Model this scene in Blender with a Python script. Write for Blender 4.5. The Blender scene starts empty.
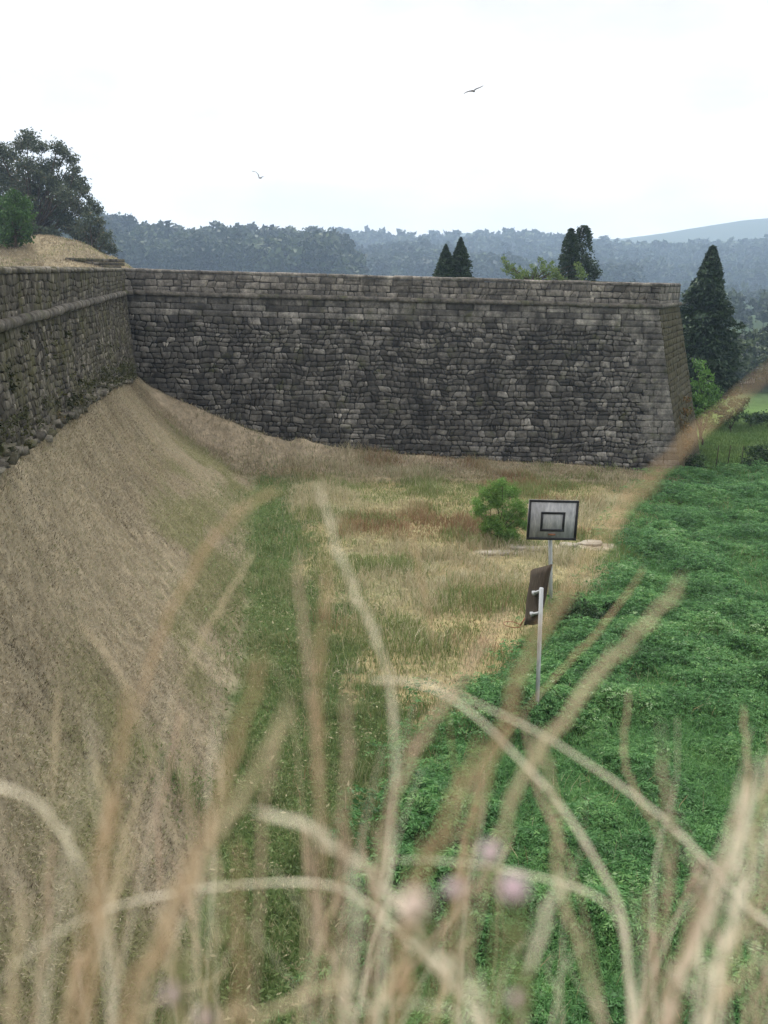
import bpy, bmesh, math, random
import numpy as np
from mathutils import Matrix, Vector

random.seed(7)
RNG = np.random.default_rng(11)
S = bpy.context.scene
COL = S.collection
rad = math.radians

# ------------------------------------------------------------------ camera
W, H_, FPX = 768, 1024, 35 / 36 * 1024
EYE = np.array([0.0, 0.0, 12.2])
PITCH, ROLL = 13.45, 1.6
_p, _r = rad(90 - PITCH), rad(ROLL)
RX = np.array([[1, 0, 0], [0, math.cos(_p), -math.sin(_p)], [0, math.sin(_p), math.cos(_p)]])
RZ = np.array([[math.cos(_r), -math.sin(_r), 0], [math.sin(_r), math.cos(_r), 0], [0, 0, 1]])
RC = RX @ RZ
cd = bpy.data.cameras.new('camera')
cam = bpy.data.objects.new('camera', cd)
COL.objects.link(cam)
M4 = Matrix.Identity(4)
for i in range(3):
    for j in range(3):
        M4[i][j] = RC[i, j]
M4[0][3], M4[1][3], M4[2][3] = EYE
cam.matrix_world = M4
cd.sensor_fit = 'VERTICAL'
cd.sensor_height = 36
cd.lens = 35
cd.clip_start = 0.02
cd.clip_end = 14000
cd.dof.use_dof = True
cd.dof.focus_distance = 48
cd.dof.aperture_fstop = 3.7
S.camera = cam

# ------------------------------------------------------------------ sky, sun, exposure
SUN_EL, SUN_AZ = 58, -35          # degrees; azimuth from +Y, positive towards +X
wd = bpy.data.worlds.new('World')
S.world = wd
wd.use_nodes = True
nt = wd.node_tree
nt.nodes.clear()
out = nt.nodes.new('ShaderNodeOutputWorld')
bg = nt.nodes.new('ShaderNodeBackground')
bg.inputs['Strength'].default_value = 0.1
sky = nt.nodes.new('ShaderNodeTexSky')
sky.sky_type = 'NISHITA'
sky.sun_disc = False
sky.sun_elevation = rad(SUN_EL)
sky.sun_rotation = rad(SUN_AZ)
tc = nt.nodes.new('ShaderNodeTexCoord')
mp = nt.nodes.new('ShaderNodeMapping')
mp.inputs['Scale'].default_value = (1.6, 1.6, 4.0)
nz = nt.nodes.new('ShaderNodeTexNoise')
nz.inputs['Scale'].default_value = 2.2
nz.inputs['Detail'].default_value = 6
nz.inputs['Roughness'].default_value = 0.55
rp = nt.nodes.new('ShaderNodeValToRGB')
rp.color_ramp.elements[0].position = 0.36
rp.color_ramp.elements[0].color = (10.1, 9.8, 9.4, 1)
rp.color_ramp.elements[1].position = 0.62
rp.color_ramp.elements[1].color = (13.9, 13.2, 12.4, 1)
mx = nt.nodes.new('ShaderNodeMixRGB')
mx.inputs['Fac'].default_value = 0.9
nt.links.new(tc.outputs['Generated'], mp.inputs['Vector'])
nt.links.new(mp.outputs['Vector'], nz.inputs['Vector'])
nt.links.new(nz.outputs['Fac'], rp.inputs['Fac'])
nt.links.new(sky.outputs['Color'], mx.inputs['Color1'])
nt.links.new(rp.outputs['Color'], mx.inputs['Color2'])
# hand-set sky brightness by elevation: horizon band lifted, dimmer above, brightest overhead
sx_ = nt.nodes.new('ShaderNodeSeparateXYZ')
nt.links.new(tc.outputs['Generated'], sx_.inputs[0])
mr = nt.nodes.new('ShaderNodeValToRGB')
_e = mr.color_ramp.elements
for _k in range(3):
    _e.new(0.5)
for _k, (_q, _v) in enumerate(((0.0, 0.64), (0.08, 0.53), (0.25, 0.375), (0.5, 0.62), (1.0, 1.0))):
    _e[_k].position = _q
    _e[_k].color = (_v, _v, _v, 1)
nt.links.new(sx_.outputs['Z'], mr.inputs['Fac'])
ml = nt.nodes.new('ShaderNodeVectorMath')
ml.operation = 'SCALE'
nt.links.new(mx.outputs['Color'], ml.inputs[0])
nt.links.new(mr.outputs['Color'], ml.inputs['Scale'])
nt.links.new(ml.outputs['Vector'], bg.inputs['Color'])
nt.links.new(bg.outputs['Background'], out.inputs['Surface'])

sd = bpy.data.lights.new('sun', 'SUN')
sd.energy = 1.5
sd.angle = rad(14)
sd.color = (1.0, 0.97, 0.92)
sun = bpy.data.objects.new('sun', sd)
COL.objects.link(sun)
_sv = Vector((math.sin(rad(SUN_AZ)) * math.cos(rad(SUN_EL)), math.cos(rad(SUN_AZ)) * math.cos(rad(SUN_EL)), math.sin(rad(SUN_EL))))
sun.rotation_euler = _sv.to_track_quat('Z', 'Y').to_euler()

S.view_settings.view_transform = 'Standard'
S.view_settings.look = 'None'
S.view_settings.exposure = 1.24
S.view_settings.gamma = 1.0
S.view_settings.use_curve_mapping = False
S.render.engine = 'CYCLES'
S.cycles.max_bounces = 7
S.cycles.diffuse_bounces = 3
S.cycles.transmission_bounces = 4
S.cycles.volume_bounces = 1
S.cycles.use_denoising = True


# ------------------------------------------------------------------ helpers
def ray(px, py):
    return RC @ np.array([(px - W / 2) / FPX, -(py - H_ / 2) / FPX, -1.0])


def at_y(px, py, Y):
    d = ray(px, py)
    return EYE + d * (Y / d[1])


def at_z(px, py, z):
    d = ray(px, py)
    return EYE + d * ((z - EYE[2]) / d[2])


def at_d(px, py, d):
    return EYE + ray(px, py) * d


def hash2(ix, iy, seed):
    n = np.sin(ix * 127.1 + iy * 311.7 + seed * 74.7) * 43758.5453
    return n - np.floor(n)


def vnoise(x, y, seed=0.0):
    x = np.asarray(x, float)
    y = np.asarray(y, float)
    ix, iy = np.floor(x), np.floor(y)
    fx, fy = x - ix, y - iy
    fx = fx * fx * (3 - 2 * fx)
    fy = fy * fy * (3 - 2 * fy)
    a = hash2(ix, iy, seed)
    b = hash2(ix + 1, iy, seed)
    c = hash2(ix, iy + 1, seed)
    d = hash2(ix + 1, iy + 1, seed)
    return a + (b - a) * fx + (c - a) * fy + (a - b - c + d) * fx * fy


def fbm(x, y, seed=0.0, oct=4):
    s, amp, tot = 0, 0.5, 0
    for k in range(oct):
        s = s + amp * vnoise(x * 2 ** k, y * 2 ** k, seed + k * 3.3)
        tot += amp
        amp *= 0.5
    return s / tot


def sstep(a, b, x):
    t = np.clip((np.asarray(x, float) - a) / (b - a), 0, 1)
    return t * t * (3 - 2 * t)


def inpoly(x, y, poly):
    x = np.asarray(x, float)
    y = np.asarray(y, float)
    c = np.zeros(x.shape, bool)
    n = len(poly)
    for i in range(n):
        x0, y0 = poly[i][:2]
        x1, y1 = poly[(i + 1) % n][:2]
        k = ((y0 > y) != (y1 > y)) & (x < (x1 - x0) * (y - y0) / (y1 - y0 + 1e-12) + x0)
        c ^= k
    return c


def polydist(x, y, poly):
    x = np.asarray(x, float)
    y = np.asarray(y, float)
    best = np.full(x.shape, 1e9)
    n = len(poly)
    for i in range(n):
        ax, ay = poly[i][:2]
        bx, by = poly[(i + 1) % n][:2]
        t = np.clip(((x - ax) * (bx - ax) + (y - ay) * (by - ay)) / ((bx - ax) ** 2 + (by - ay) ** 2), 0, 1)
        best = np.minimum(best, np.hypot(x - ax - t * (bx - ax), y - ay - t * (by - ay)))
    return best


def mesh_from(name, verts, faces_flat, sizes, tone=None, smooth=False):
    me = bpy.data.meshes.new(name)
    verts = np.asarray(verts, np.float32).reshape(-1, 3)
    faces_flat = np.asarray(faces_flat, np.int32).ravel()
    sizes = np.asarray(sizes, np.int32)
    me.vertices.add(len(verts))
    me.vertices.foreach_set('co', verts.ravel())
    me.loops.add(len(faces_flat))
    me.loops.foreach_set('vertex_index', faces_flat)
    me.polygons.add(len(sizes))
    st = np.zeros(len(sizes), np.int32)
    st[1:] = np.cumsum(sizes)[:-1]
    me.polygons.foreach_set('loop_start', st)
    me.polygons.foreach_set('loop_total', sizes)
    if smooth:
        me.polygons.foreach_set('use_smooth', np.ones(len(sizes), bool))
    if tone is not None:
        a = me.attributes.new('tone', 'FLOAT', 'FACE')
        a.data.foreach_set('value', np.asarray(tone, np.float32))
    me.update(calc_edges=True)
    me.validate()
    return me


def link(name, me, mat=None, parent=None):
    o = bpy.data.objects.new(name, me)
    COL.objects.link(o)
    if mat is not None:
        for m in (mat if isinstance(mat, (list, tuple)) else [mat]):
            me.materials.append(m)
    if parent is not None:
        o.parent = parent
        o.matrix_parent_inverse = Matrix.Translation(-Vector(parent.location))
    return o


def tag(o, label=None, cat=None, group=None, kind=None):
    if label:
        o['label'] = label
    if cat:
        o['category'] = cat
    if group:
        o['group'] = group
    if kind:
        o['kind'] = kind
    return o


def empty(name, loc, label, cat, group=None):
    o = bpy.data.objects.new(name, None)
    o.empty_display_size = 0.2
    o.location = loc
    COL.objects.link(o)
    return tag(o, label, cat, group)


class MB:
    """collects shapes (world coordinates) for one mesh"""

    def __init__(s):
        s.v, s.f, s.t, s.m = [], [], [], []

    def add(s, verts, faces, tone=0.5, mi=0):
        b = len(s.v)
        s.v.extend([tuple(map(float, p)) for p in verts])
        for f in faces:
            s.f.append([b + i for i in f])
            s.t.append(tone)
            s.m.append(mi)

    def tube(s, pts, rads, n=8, tone=0.5, mi=0, cap=True):
        pts = [np.array(p, float) for p in pts]
        if not hasattr(rads, '__len__'):
            rads = [rads] * len(pts)
        vs, fs = [], []
        ref = np.array([0.31, 0.17, 0.93])
        for i, p in enumerate(pts):
            d = pts[min(i + 1, len(pts) - 1)] - pts[max(i - 1, 0)]
            d = d / (np.linalg.norm(d) + 1e-9)
            r0 = ref if abs(d @ ref) < 0.9 else np.array([1.0, 0, 0])
            a = np.cross(d, r0)
            a /= np.linalg.norm(a)
            b = np.cross(d, a)
            for k in range(n):
                t = 2 * math.pi * k / n
                vs.append(p + rads[i] * (math.cos(t) * a + math.sin(t) * b))
        for i in range(len(pts) - 1):
            for k in range(n):
                k2 = (k + 1) % n
                fs.append([i * n + k, i * n + k2, (i + 1) * n + k2, (i + 1) * n + k])
        if cap:
            fs.append(list(range(n))[::-1])
            fs.append([(len(pts) - 1) * n + k for k in range(n)])
        s.add(vs, fs, tone, mi)

    def box(s, c, ax, ay, az, tone=0.5, mi=0):
        c = np.array(c, float)
        ax, ay, az = [np.array(q, float) for q in (ax, ay, az)]
        vs = [c + i * ax + j * ay + k * az for k in (-1, 1) for j in (-1, 1) for i in (-1, 1)]
        s.add(vs, [[0, 2, 3, 1], [4, 5, 7, 6], [0, 1, 5, 4], [2, 6, 7, 3], [0, 4, 6, 2], [1, 3, 7, 5]], tone, mi)

    def ellipsoid(s, c, r, nu=8, nv=6, tone=0.5, mi=0, axis=None):
        c = np.array(c, float)
        B = np.eye(3)
        if axis is not None:
            z = np.array(axis, float)
            z /= np.linalg.norm(z)
            x = np.cross(z, [0.3, 0.9, 0.2])
            x /= np.linalg.norm(x)
            B = np.array([x, np.cross(z, x), z]).T
        vs = []
        for j in range(nv + 1):
            ph = math.pi * j / nv
            for i in range(nu):
                th = 2 * math.pi * i / nu
                vs.append(c + B @ np.array([r[0] * math.sin(ph) * math.cos(th), r[1] * math.sin(ph) * math.sin(th), r[2] * math.cos(ph)]))
        fs = [[j * nu + i, (j + 1) * nu + i, (j + 1) * nu + (i + 1) % nu, j * nu + (i + 1) % nu] for j in range(nv) for i in range(nu)]
        s.add(vs, fs, tone, mi)

    def build(s, name, mat, parent=None, smooth=False):
        me = mesh_from(name, s.v, [i for f in s.f for i in f], [len(f) for f in s.f], s.t, smooth)
        o = link(name, me, mat, parent)
        if max(s.m, default=0) > 0:
            me.polygons.foreach_set('material_index', np.array(s.m, np.int32))
        return o


def leaf_quads(c, u, v):
    """diamond leaves: centre, half long axis, half short axis -> (N,4,3)"""
    return np.stack([c - u, c + v - 0.15 * u, c + u, c - v - 0.15 * u], 1)


def rand_dirs(n, rng=RNG):
    d = rng.normal(size=(n, 3))
    return d / np.linalg.norm(d, axis=1, keepdims=True)


def leaves(c, size, rng=RNG, flat=0.0, aspect=0.45, droop=0.0):
    n = len(c)
    d = rand_dirs(n, rng)
    d[:, 2] = d[:, 2] * (1 - flat) - droop
    d /= np.linalg.norm(d, axis=1, keepdims=True)
    w = np.cross(d, rand_dirs(n, rng) * (1 - flat) + np.array([0, 0, 1.0]) * flat)
    w /= (np.linalg.norm(w, axis=1, keepdims=True) + 1e-6)
    sz = (size * (0.6 + 0.8 * rng.random(n)))[:, None]
    return leaf_quads(c, d * sz, w * sz * aspect)


def quad_mesh(name, q, tone):
    n = len(q)
    return mesh_from(name, q.reshape(-1, 3), np.arange(n * 4), np.full(n, 4), tone)


# ------------------------------------------------------------------ materials
def new_mat(name):
    m = bpy.data.materials.new(name)
    m.use_nodes = True
    n = m.node_tree
    n.nodes.clear()
    o = n.nodes.new('ShaderNodeOutputMaterial')
    b = n.nodes.new('ShaderNodeBsdfPrincipled')
    b.inputs['Roughness'].default_value = 0.85
    b.inputs['Specular IOR Level'].default_value = 0.25
    n.links.new(b.outputs[0], o.inputs[0])
    return m, n, b, o


def ramp(n, stops, interp='LINEAR'):
    r = n.nodes.new('ShaderNodeValToRGB')
    r.color_ramp.interpolation = interp
    e = r.color_ramp.elements
    while len(e) < len(stops):
        e.new(0.5)
    for k, (p, c) in enumerate(stops):
        e[k].position = p
        e[k].color = (*c, 1) if len(c) == 3 else c
    return r


def noise(n, scale, detail=4, rough=0.6, vec=None, dist=0.0):
    t = n.nodes.new('ShaderNodeTexNoise')
    t.inputs['Scale'].default_value = scale
    t.inputs['Detail'].default_value = detail
    t.inputs['Roughness'].default_value = rough
    t.inputs['Distortion'].default_value = dist
    if vec is not None:
        n.links.new(vec, t.inputs['Vector'])
    return t


def mixc(n, fac, a, b, mode='MIX'):
    m = n.nodes.new('ShaderNodeMixRGB')
    m.blend_type = mode
    for s, v in ((m.inputs['Fac'], fac), (m.inputs['Color1'], a), (m.inputs['Color2'], b)):
        if hasattr(v, 'is_linked') or hasattr(v, 'links'):
            n.links.new(v, s)
        elif isinstance(v, (int, float)):
            s.default_value = v
        else:
            s.default_value = (*v, 1)
    return m


def leaf_mat(name, stops, trans=0.25, rough=0.6, noise_scale=0.0):
    m, n, b, o = new_mat(name)
    at = n.nodes.new('ShaderNodeAttribute')
    at.attribute_name = 'tone'
    r = ramp(n, stops)
    n.links.new(at.outputs['Fac'], r.inputs['Fac'])
    b.inputs['Roughness'].default_value = rough
    n.links.new(r.outputs[0], b.inputs['Base Color'])
    if trans > 0:
        tr = n.nodes.new('ShaderNodeBsdfTranslucent')
        n.links.new(r.outputs[0], tr.inputs['Color'])
        ms = n.nodes.new('ShaderNodeMixShader')
        ms.inputs['Fac'].default_value = trans
        n.links.new(b.outputs[0], ms.inputs[1])
        n.links.new(tr.outputs[0], ms.inputs[2])
        n.links.new(ms.outputs[0], o.inputs[0])
    return m


def stone_mat(name, dark, mid, light, moss=0.0, stain=0.5, moss_col=(0.075, 0.085, 0.03), stain_col=(0.022, 0.021, 0.021), streak=True):
    m, n, b, o = new_mat(name)
    at = n.nodes.new('ShaderNodeAttribute')
    at.attribute_name = 'tone'
    geo = n.nodes.new('ShaderNodeNewGeometry')
    pos = geo.outputs['Position']
    base = ramp(n, [(0.0, dark), (0.5, mid), (1.0, light)])
    n.links.new(at.outputs['Fac'], base.inputs['Fac'])
    # mottling of each stone face
    n1 = noise(n, 4.2, 8, 0.74, pos)
    r1 = ramp(n, [(0.3, (0.28, 0.28, 0.28)), (0.5, (0.9, 0.9, 0.9)), (0.7, (1.75, 1.72, 1.65))])
    n.links.new(n1.outputs['Fac'], r1.inputs['Fac'])
    c1 = mixc(n, 0.95, base.outputs[0], r1.outputs[0], 'MULTIPLY')
    # pale lichen spots
    vo = noise(n, 2.3, 8, 0.75, pos, 0.6)
    rl = ramp(n, [(0.6, (0, 0, 0)), (0.68, (1, 1, 1))])
    n.links.new(vo.outputs['Fac'], rl.inputs['Fac'])
    lf = n.nodes.new('ShaderNodeMath')
    lf.operation = 'MULTIPLY'
    lf.inputs[1].default_value = 0.45
    n.links.new(rl.outputs[0], lf.inputs[0])
    c2 = mixc(n, lf.outputs[0], c1.outputs[0], (light[0] * 1.25, light[1] * 1.25, light[2] * 1.22))
    # black water stains, drawn out vertically
    mpn = n.nodes.new('ShaderNodeMapping')
    mpn.inputs['Scale'].default_value = (1, 1, 0.62 if streak else 1.0)
    n.links.new(pos, mpn.inputs['Vector'])
    ns = noise(n, 0.75, 9, 0.72, mpn.outputs[0], 0.5)
    rs = ramp(n, [(0.40, (0, 0, 0)), (0.64, (1, 1, 1))])
    n.links.new(ns.outputs['Fac'], rs.inputs['Fac'])
    sf = n.nodes.new('ShaderNodeMath')
    sf.operation = 'MULTIPLY'
    sf.inputs[1].default_value = stain
    n.links.new(rs.outputs[0], sf.inputs[0])
    c3 = mixc(n, sf.outputs[0], c2.outputs[0], stain_col)
    last = c3
    if moss > 0:
        nm = noise(n, 0.8, 7, 0.7, pos, 0.4)
        rm = ramp(n, [(0.62 - 0.4 * moss, (0, 0, 0)), (0.8 - 0.4 * moss, (1, 1, 1))])
        n.links.new(nm.outputs['Fac'], rm.inputs['Fac'])
        mf = n.nodes.new('ShaderNodeMath')
        mf.operation = 'MULTIPLY'
        mf.inputs[1].default_value = 0.75
        n.links.new(rm.outputs[0], mf.inputs[0])
        last = mixc(n, mf.outputs[0], c3.outputs[0], moss_col)
    n.links.new(last.outputs[0], b.inputs['Base Color'])
    b.inputs['Roughness'].default_value = 0.95
    b.inputs['Specular IOR Level'].default_value = 0.12
    bp = n.nodes.new('ShaderNodeBump')
    bp.inputs['Strength'].default_value = 0.7
    bp.inputs['Distance'].default_value = 0.05
    nb = noise(n, 9, 6, 0.7, pos)
    n.links.new(nb.outputs['Fac'], bp.inputs['Height'])
    n.links.new(bp.outputs[0], b.inputs['Normal'])
    return m


def flat_mat(name, col, rough=0.7, var=0.3, scale=6, bump=0.2, metal=0.0, stretch=None, alt=None):
    m, n, b, o = new_mat(name)
    tcn = n.nodes.new('ShaderNodeTexCoord')
    vec = tcn.outputs['Object']
    if stretch:
        mpn = n.nodes.new('ShaderNodeMapping')
        mpn.inputs['Scale'].default_value = stretch
        n.links.new(vec, mpn.inputs['Vector'])
        vec = mpn.outputs[0]
    t = noise(n, scale, 5, 0.65, vec)
    lo = tuple(c * (1 - var) for c in col)
    hi = alt if alt else tuple(min(1, c * (1 + var)) for c in col)
    r = ramp(n, [(0.3, lo), (0.55, col), (0.75, hi)])
    n.links.new(t.outputs['Fac'], r.inputs['Fac'])
    n.links.new(r.outputs[0], b.inputs['Base Color'])
    b.inputs['Roughness'].default_value = rough
    b.inputs['Metallic'].default_value = metal
    if bump:
        bp = n.nodes.new('ShaderNodeBump')
        bp.inputs['Strength'].default_value = bump
        bp.inputs['Distance'].default_value = 0.02
        n.links.new(t.outputs['Fac'], bp.inputs['Height'])
        n.links.new(bp.outputs[0], b.inputs['Normal'])
    return m


MAT = {}
MAT['face'] = stone_mat('grey_granite', (0.055, 0.053, 0.049), (0.118, 0.113, 0.104), (0.28, 0.268, 0.245), moss=0.12, stain=0.82)
MAT['parapet'] = stone_mat('parapet_granite', (0.11, 0.103, 0.094), (0.205, 0.192, 0.173), (0.34, 0.315, 0.28), moss=0.05, stain=0.75)
MAT['curtain'] = stone_mat('weathered_granite', (0.048, 0.044, 0.036), (0.105, 0.097, 0.081), (0.23, 0.212, 0.18), moss=0.38, stain=0.55, moss_col=(0.075, 0.075, 0.032))
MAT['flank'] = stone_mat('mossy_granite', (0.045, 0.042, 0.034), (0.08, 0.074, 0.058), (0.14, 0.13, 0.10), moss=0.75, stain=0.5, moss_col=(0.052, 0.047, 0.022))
MAT['cordon'] = stone_mat('cordon_granite', (0.085, 0.08, 0.07), (0.13, 0.121, 0.107), (0.20, 0.185, 0.16), moss=0.25, stain=0.4, streak=False)
MAT['mortar'] = flat_mat('dark_joint_mortar', (0.028, 0.027, 0.025), 1.0, 0.4, 3)
MAT['bark'] = flat_mat('bark', (0.06, 0.048, 0.037), 0.95, 0.4, 4, 0.5, stretch=(4, 4, 0.6))
MAT['euc_bark'] = flat_mat('pale_bark', (0.16, 0.13, 0.105), 0.9, 0.4, 2, 0.3, stretch=(3, 3, 0.5))
MAT['conifer'] = leaf_mat('dark_conifer_needles', [(0, (0.008, 0.020, 0.011)), (0.5, (0.020, 0.042, 0.020)), (1, (0.042, 0.075, 0.032))], 0.1)
MAT['euc'] = leaf_mat('eucalyptus_leaves', [(0, (0.026, 0.042, 0.026)), (0.5, (0.055, 0.078, 0.048)), (0.85, (0.10, 0.12, 0.075)), (1, (0.13, 0.11, 0.07))], 0.2)
MAT['green'] = leaf_mat('fresh_green_leaves', [(0, (0.035, 0.085, 0.018)), (0.5, (0.08, 0.18, 0.036)), (1, (0.15, 0.28, 0.07))], 0.3)
MAT['midgreen'] = leaf_mat('mid_green_leaves', [(0, (0.022, 0.055, 0.016)), (0.5, (0.045, 0.105, 0.028)), (1, (0.085, 0.17, 0.045))], 0.25)
MAT['softgreen'] = leaf_mat('soft_shrub_leaves', [(0, (0.06, 0.12, 0.025)), (0.5, (0.12, 0.24, 0.05)), (1, (0.20, 0.34, 0.09))], 0.35)
MAT['spray'] = leaf_mat('yellow_green_leaves', [(0, (0.05, 0.09, 0.022)), (0.5, (0.10, 0.16, 0.045)), (1, (0.18, 0.24, 0.08))], 0.3)
MAT['bramble'] = leaf_mat('dark_bramble_leaves', [(0, (0.012, 0.028, 0.010)), (0.5, (0.027, 0.058, 0.020)), (1, (0.055, 0.10, 0.035))], 0.2)
MAT['rust_weed'] = leaf_mat('rusty_creeper_leaves', [(0, (0.05, 0.05, 0.018)), (0.45, (0.12, 0.085, 0.03)), (0.8, (0.19, 0.105, 0.04)), (1, (0.09, 0.12, 0.03))], 0.25)
MAT['wall_weed'] = leaf_mat('wall_weed_leaves', [(0, (0.022, 0.028, 0.010)), (0.5, (0.055, 0.06, 0.024)), (0.85, (0.095, 0.10, 0.038)), (1, (0.16, 0.13, 0.07))], 0.2)
MAT['fern'] = leaf_mat('bracken_fronds', [(0, (0.038, 0.095, 0.030)), (0.4, (0.068, 0.182, 0.055)), (0.7, (0.115, 0.252, 0.080)), (0.9, (0.16, 0.30, 0.09)), (1, (0.25, 0.36, 0.19))], 0.3, 0.5)
MAT['weed'] = leaf_mat('ditch_weed_leaves', [(0, (0.055, 0.085, 0.028)), (0.5, (0.115, 0.172, 0.056)), (0.85, (0.19, 0.24, 0.095)), (1, (0.36, 0.33, 0.20))], 0.3)
MAT['dry'] = leaf_mat('dry_meadow_grass', [(0, (0.24, 0.155, 0.085)), (0.25, (0.30, 0.22, 0.12)), (0.5, (0.35, 0.295, 0.18)), (0.75, (0.45, 0.41, 0.28)), (0.76, (0.11, 0.155, 0.05)), (1, (0.22, 0.265, 0.10))], 0.25)
MAT['thatch'] = leaf_mat('mown_dry_grass', [(0, (0.060, 0.048, 0.032)), (0.1, (0.12, 0.097, 0.066)), (0.4, (0.27, 0.222, 0.150)), (0.8, (0.42, 0.36, 0.25)), (0.9, (0.53, 0.48, 0.36)), (0.91, (0.14, 0.16, 0.06)), (1, (0.24, 0.25, 0.11))], 0.2)
MAT['wood1'] = leaf_mat('wood_foliage_near', [(0, (0.014, 0.024, 0.015)), (0.5, (0.028, 0.046, 0.022)), (1, (0.065, 0.092, 0.036))], 0.15)
MAT['fieldgrass'] = leaf_mat('field_grass', [(0, (0.05, 0.10, 0.028)), (0.5, (0.085, 0.15, 0.04)), (1, (0.17, 0.22, 0.08))], 0.3)
MAT['white_paint'] = flat_mat('chalky_white_paint', (0.40, 0.42, 0.44), 0.6, 0.25, 5, 0.1, stretch=(3, 3, 0.7), alt=(0.50, 0.50, 0.48))
MAT['board'] = flat_mat('weathered_grey_board', (0.31, 0.315, 0.33), 0.8, 0.4, 2.6, 0.1, stretch=(2.6, 1, 0.7), alt=(0.50, 0.50, 0.50))
MAT['black'] = flat_mat('black_line_paint', (0.018, 0.018, 0.020), 0.7, 0.3, 8, 0.1)
MAT['oldwood'] = flat_mat('rotten_brown_wood', (0.058, 0.044, 0.032), 0.9, 0.45, 5, 0.5, stretch=(4, 4, 0.6), alt=(0.10, 0.095, 0.07))
MAT['rust'] = flat_mat('rusty_iron', (0.22, 0.10, 0.055), 0.85, 0.35, 9, 0.2)
MAT['steel'] = flat_mat('dull_steel', (0.42, 0.43, 0.44), 0.5, 0.2, 7, 0.1)
MAT['slab'] = flat_mat('bleached_concrete', (0.27, 0.245, 0.20), 0.9, 0.3, 3, 0.4)
MAT['bird'] = flat_mat('backlit_gull_feathers', (0.17, 0.17, 0.175), 0.8, 0.2, 6, 0)  # gull colour darkened all over, the backlit shade put into it
MAT['plaster'] = flat_mat('white_plaster', (0.68, 0.67, 0.63), 0.8, 0.08, 1, 0)
MAT['tiles'] = flat_mat('terracotta_tiles', (0.30, 0.13, 0.075), 0.85, 0.25, 2, 0.2)
MAT['glass'] = flat_mat('dark_window_glass', (0.03, 0.035, 0.04), 0.15, 0.1, 2, 0)
MAT['flower'] = flat_mat('pale_pink_petals', (0.60, 0.47, 0.51), 0.8, 0.15, 60, 0, alt=(0.50, 0.27, 0.35))
MAT['palehead'] = flat_mat('pale_fluffy_head', (0.62, 0.52, 0.45), 0.85, 0.15, 60, 0)
MAT['sepal'] = flat_mat('dry_green_sepals', (0.20, 0.20, 0.09), 0.8, 0.2, 60, 0)
STRAW = [('pale', (0.74, 0.68, 0.53)), ('straw', (0.52, 0.435, 0.29)), ('tan', (0.40, 0.29, 0.175)), ('pink', (0.46, 0.345, 0.255))]
for _n, _c in STRAW:
    MAT['stalk_' + _n] = flat_mat(_n + '_dry_stalk', _c, 0.75, 0.10, 30, 0, stretch=(1, 1, 0.15))


def ground_mat():
    m, n, b, o = new_mat('ground_cover_soil')
    at = n.nodes.new('ShaderNodeAttribute')
    at.attribute_name = 'soil'
    geo = n.nodes.new('ShaderNodeNewGeometry')
    pos = geo.outputs['Position']
    n1 = noise(n, 3.0, 8, 0.72, pos)
    r1 = ramp(n, [(0.28, (0.42, 0.42, 0.42)), (0.5, (0.95, 0.95, 0.95)), (0.74, (1.55, 1.5, 1.45))])
    n.links.new(n1.outputs['Fac'], r1.inputs['Fac'])
    c1 = mixc(n, 0.8, at.outputs['Color'], r1.outputs[0], 'MULTIPLY')
    n2 = noise(n, 0.35, 6, 0.6, pos)
    r2 = ramp(n, [(0.3, (0.75, 0.75, 0.72)), (0.7, (1.2, 1.2, 1.2))])
    n.links.new(n2.outputs['Fac'], r2.inputs['Fac'])
    c2 = mixc(n, 0.8, c1.outputs[0], r2.outputs[0], 'MULTIPLY')
    n.links.new(c2.outputs[0], b.inputs['Base Color'])
    b.inputs['Roughness'].default_value = 1.0
    b.inputs['Specular IOR Level'].default_value = 0.05
    bp = n.nodes.new('ShaderNodeBump')
    bp.inputs['Strength'].default_value = 0.8
    bp.inputs['Distance'].default_value = 0.12
    n.links.new(n1.outputs['Fac'], bp.inputs['Height'])
    n.links.new(bp.outputs[0], b.inputs['Normal'])
    return m


MAT['ground'] = ground_mat()

# ------------------------------------------------------------------ plan of the fort
ZC, ZT = 10.7, 12.1                       # cordon and wall-top heights
BAT = 1 / 8.5                             # batter below the cordon
PA = np.array([-5.4 + 0.1716 * 6, -6.0])  # curtain wall, near end (out of frame)
PC = np.array([-15.75, 60.6])             # re-entrant corner
PD = np.array([16.55, 62.6])              # salient corner of the bastion
PE = np.array([20.6, 72.6])
FORT = [tuple(PA), tuple(PC), tuple(PD), tuple(PE), (16, 96), (-8, 150), (-150, 160), (-150, -6)]


def wall_x(y):
    return -9.7 - 0.1716 * (np.asarray(y, float) - 25.15)


def bank_base_z(y):
    return np.interp(y, [0, 21, 46, 60], [8.5, 7.85, 6.9, 5.7])


# ridges beyond the ditch: distance, width, tree height, [(px, py of the tree tops)]
RIDGES = [
    (950, 260, 27, [(-260, 215), (60, 225), (110, 225), (150, 233), (190, 234), (240, 238), (300, 236), (335, 242), (352, 254), (375, 285), (420, 300), (1000, 330)]),
    (1200, 180, 27, [(-260, 250), (330, 262), (370, 250), (400, 245), (440, 247), (480, 256), (520, 268), (560, 285), (1000, 320)]),
    (1900, 460, 26, [(-260, 245), (200, 240), (290, 236), (340, 231), (380, 232), (450, 236), (520, 233), (580, 236), (640, 245), (690, 243), (730, 242), (768, 238), (1000, 222)]),
    (250, 45, 10, [(-260, 330), (560, 340), (680, 335), (720, 325), (768, 314), (830, 305), (1000, 300)]),
    (3000, 500, 0, [(-260, 262), (150, 262), (330, 246), (420, 236), (470, 232), (560, 236), (610, 240), (650, 235), (700, 226), (768, 217), (860, 212), (1000, 225)]),
]
RT = []
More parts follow.
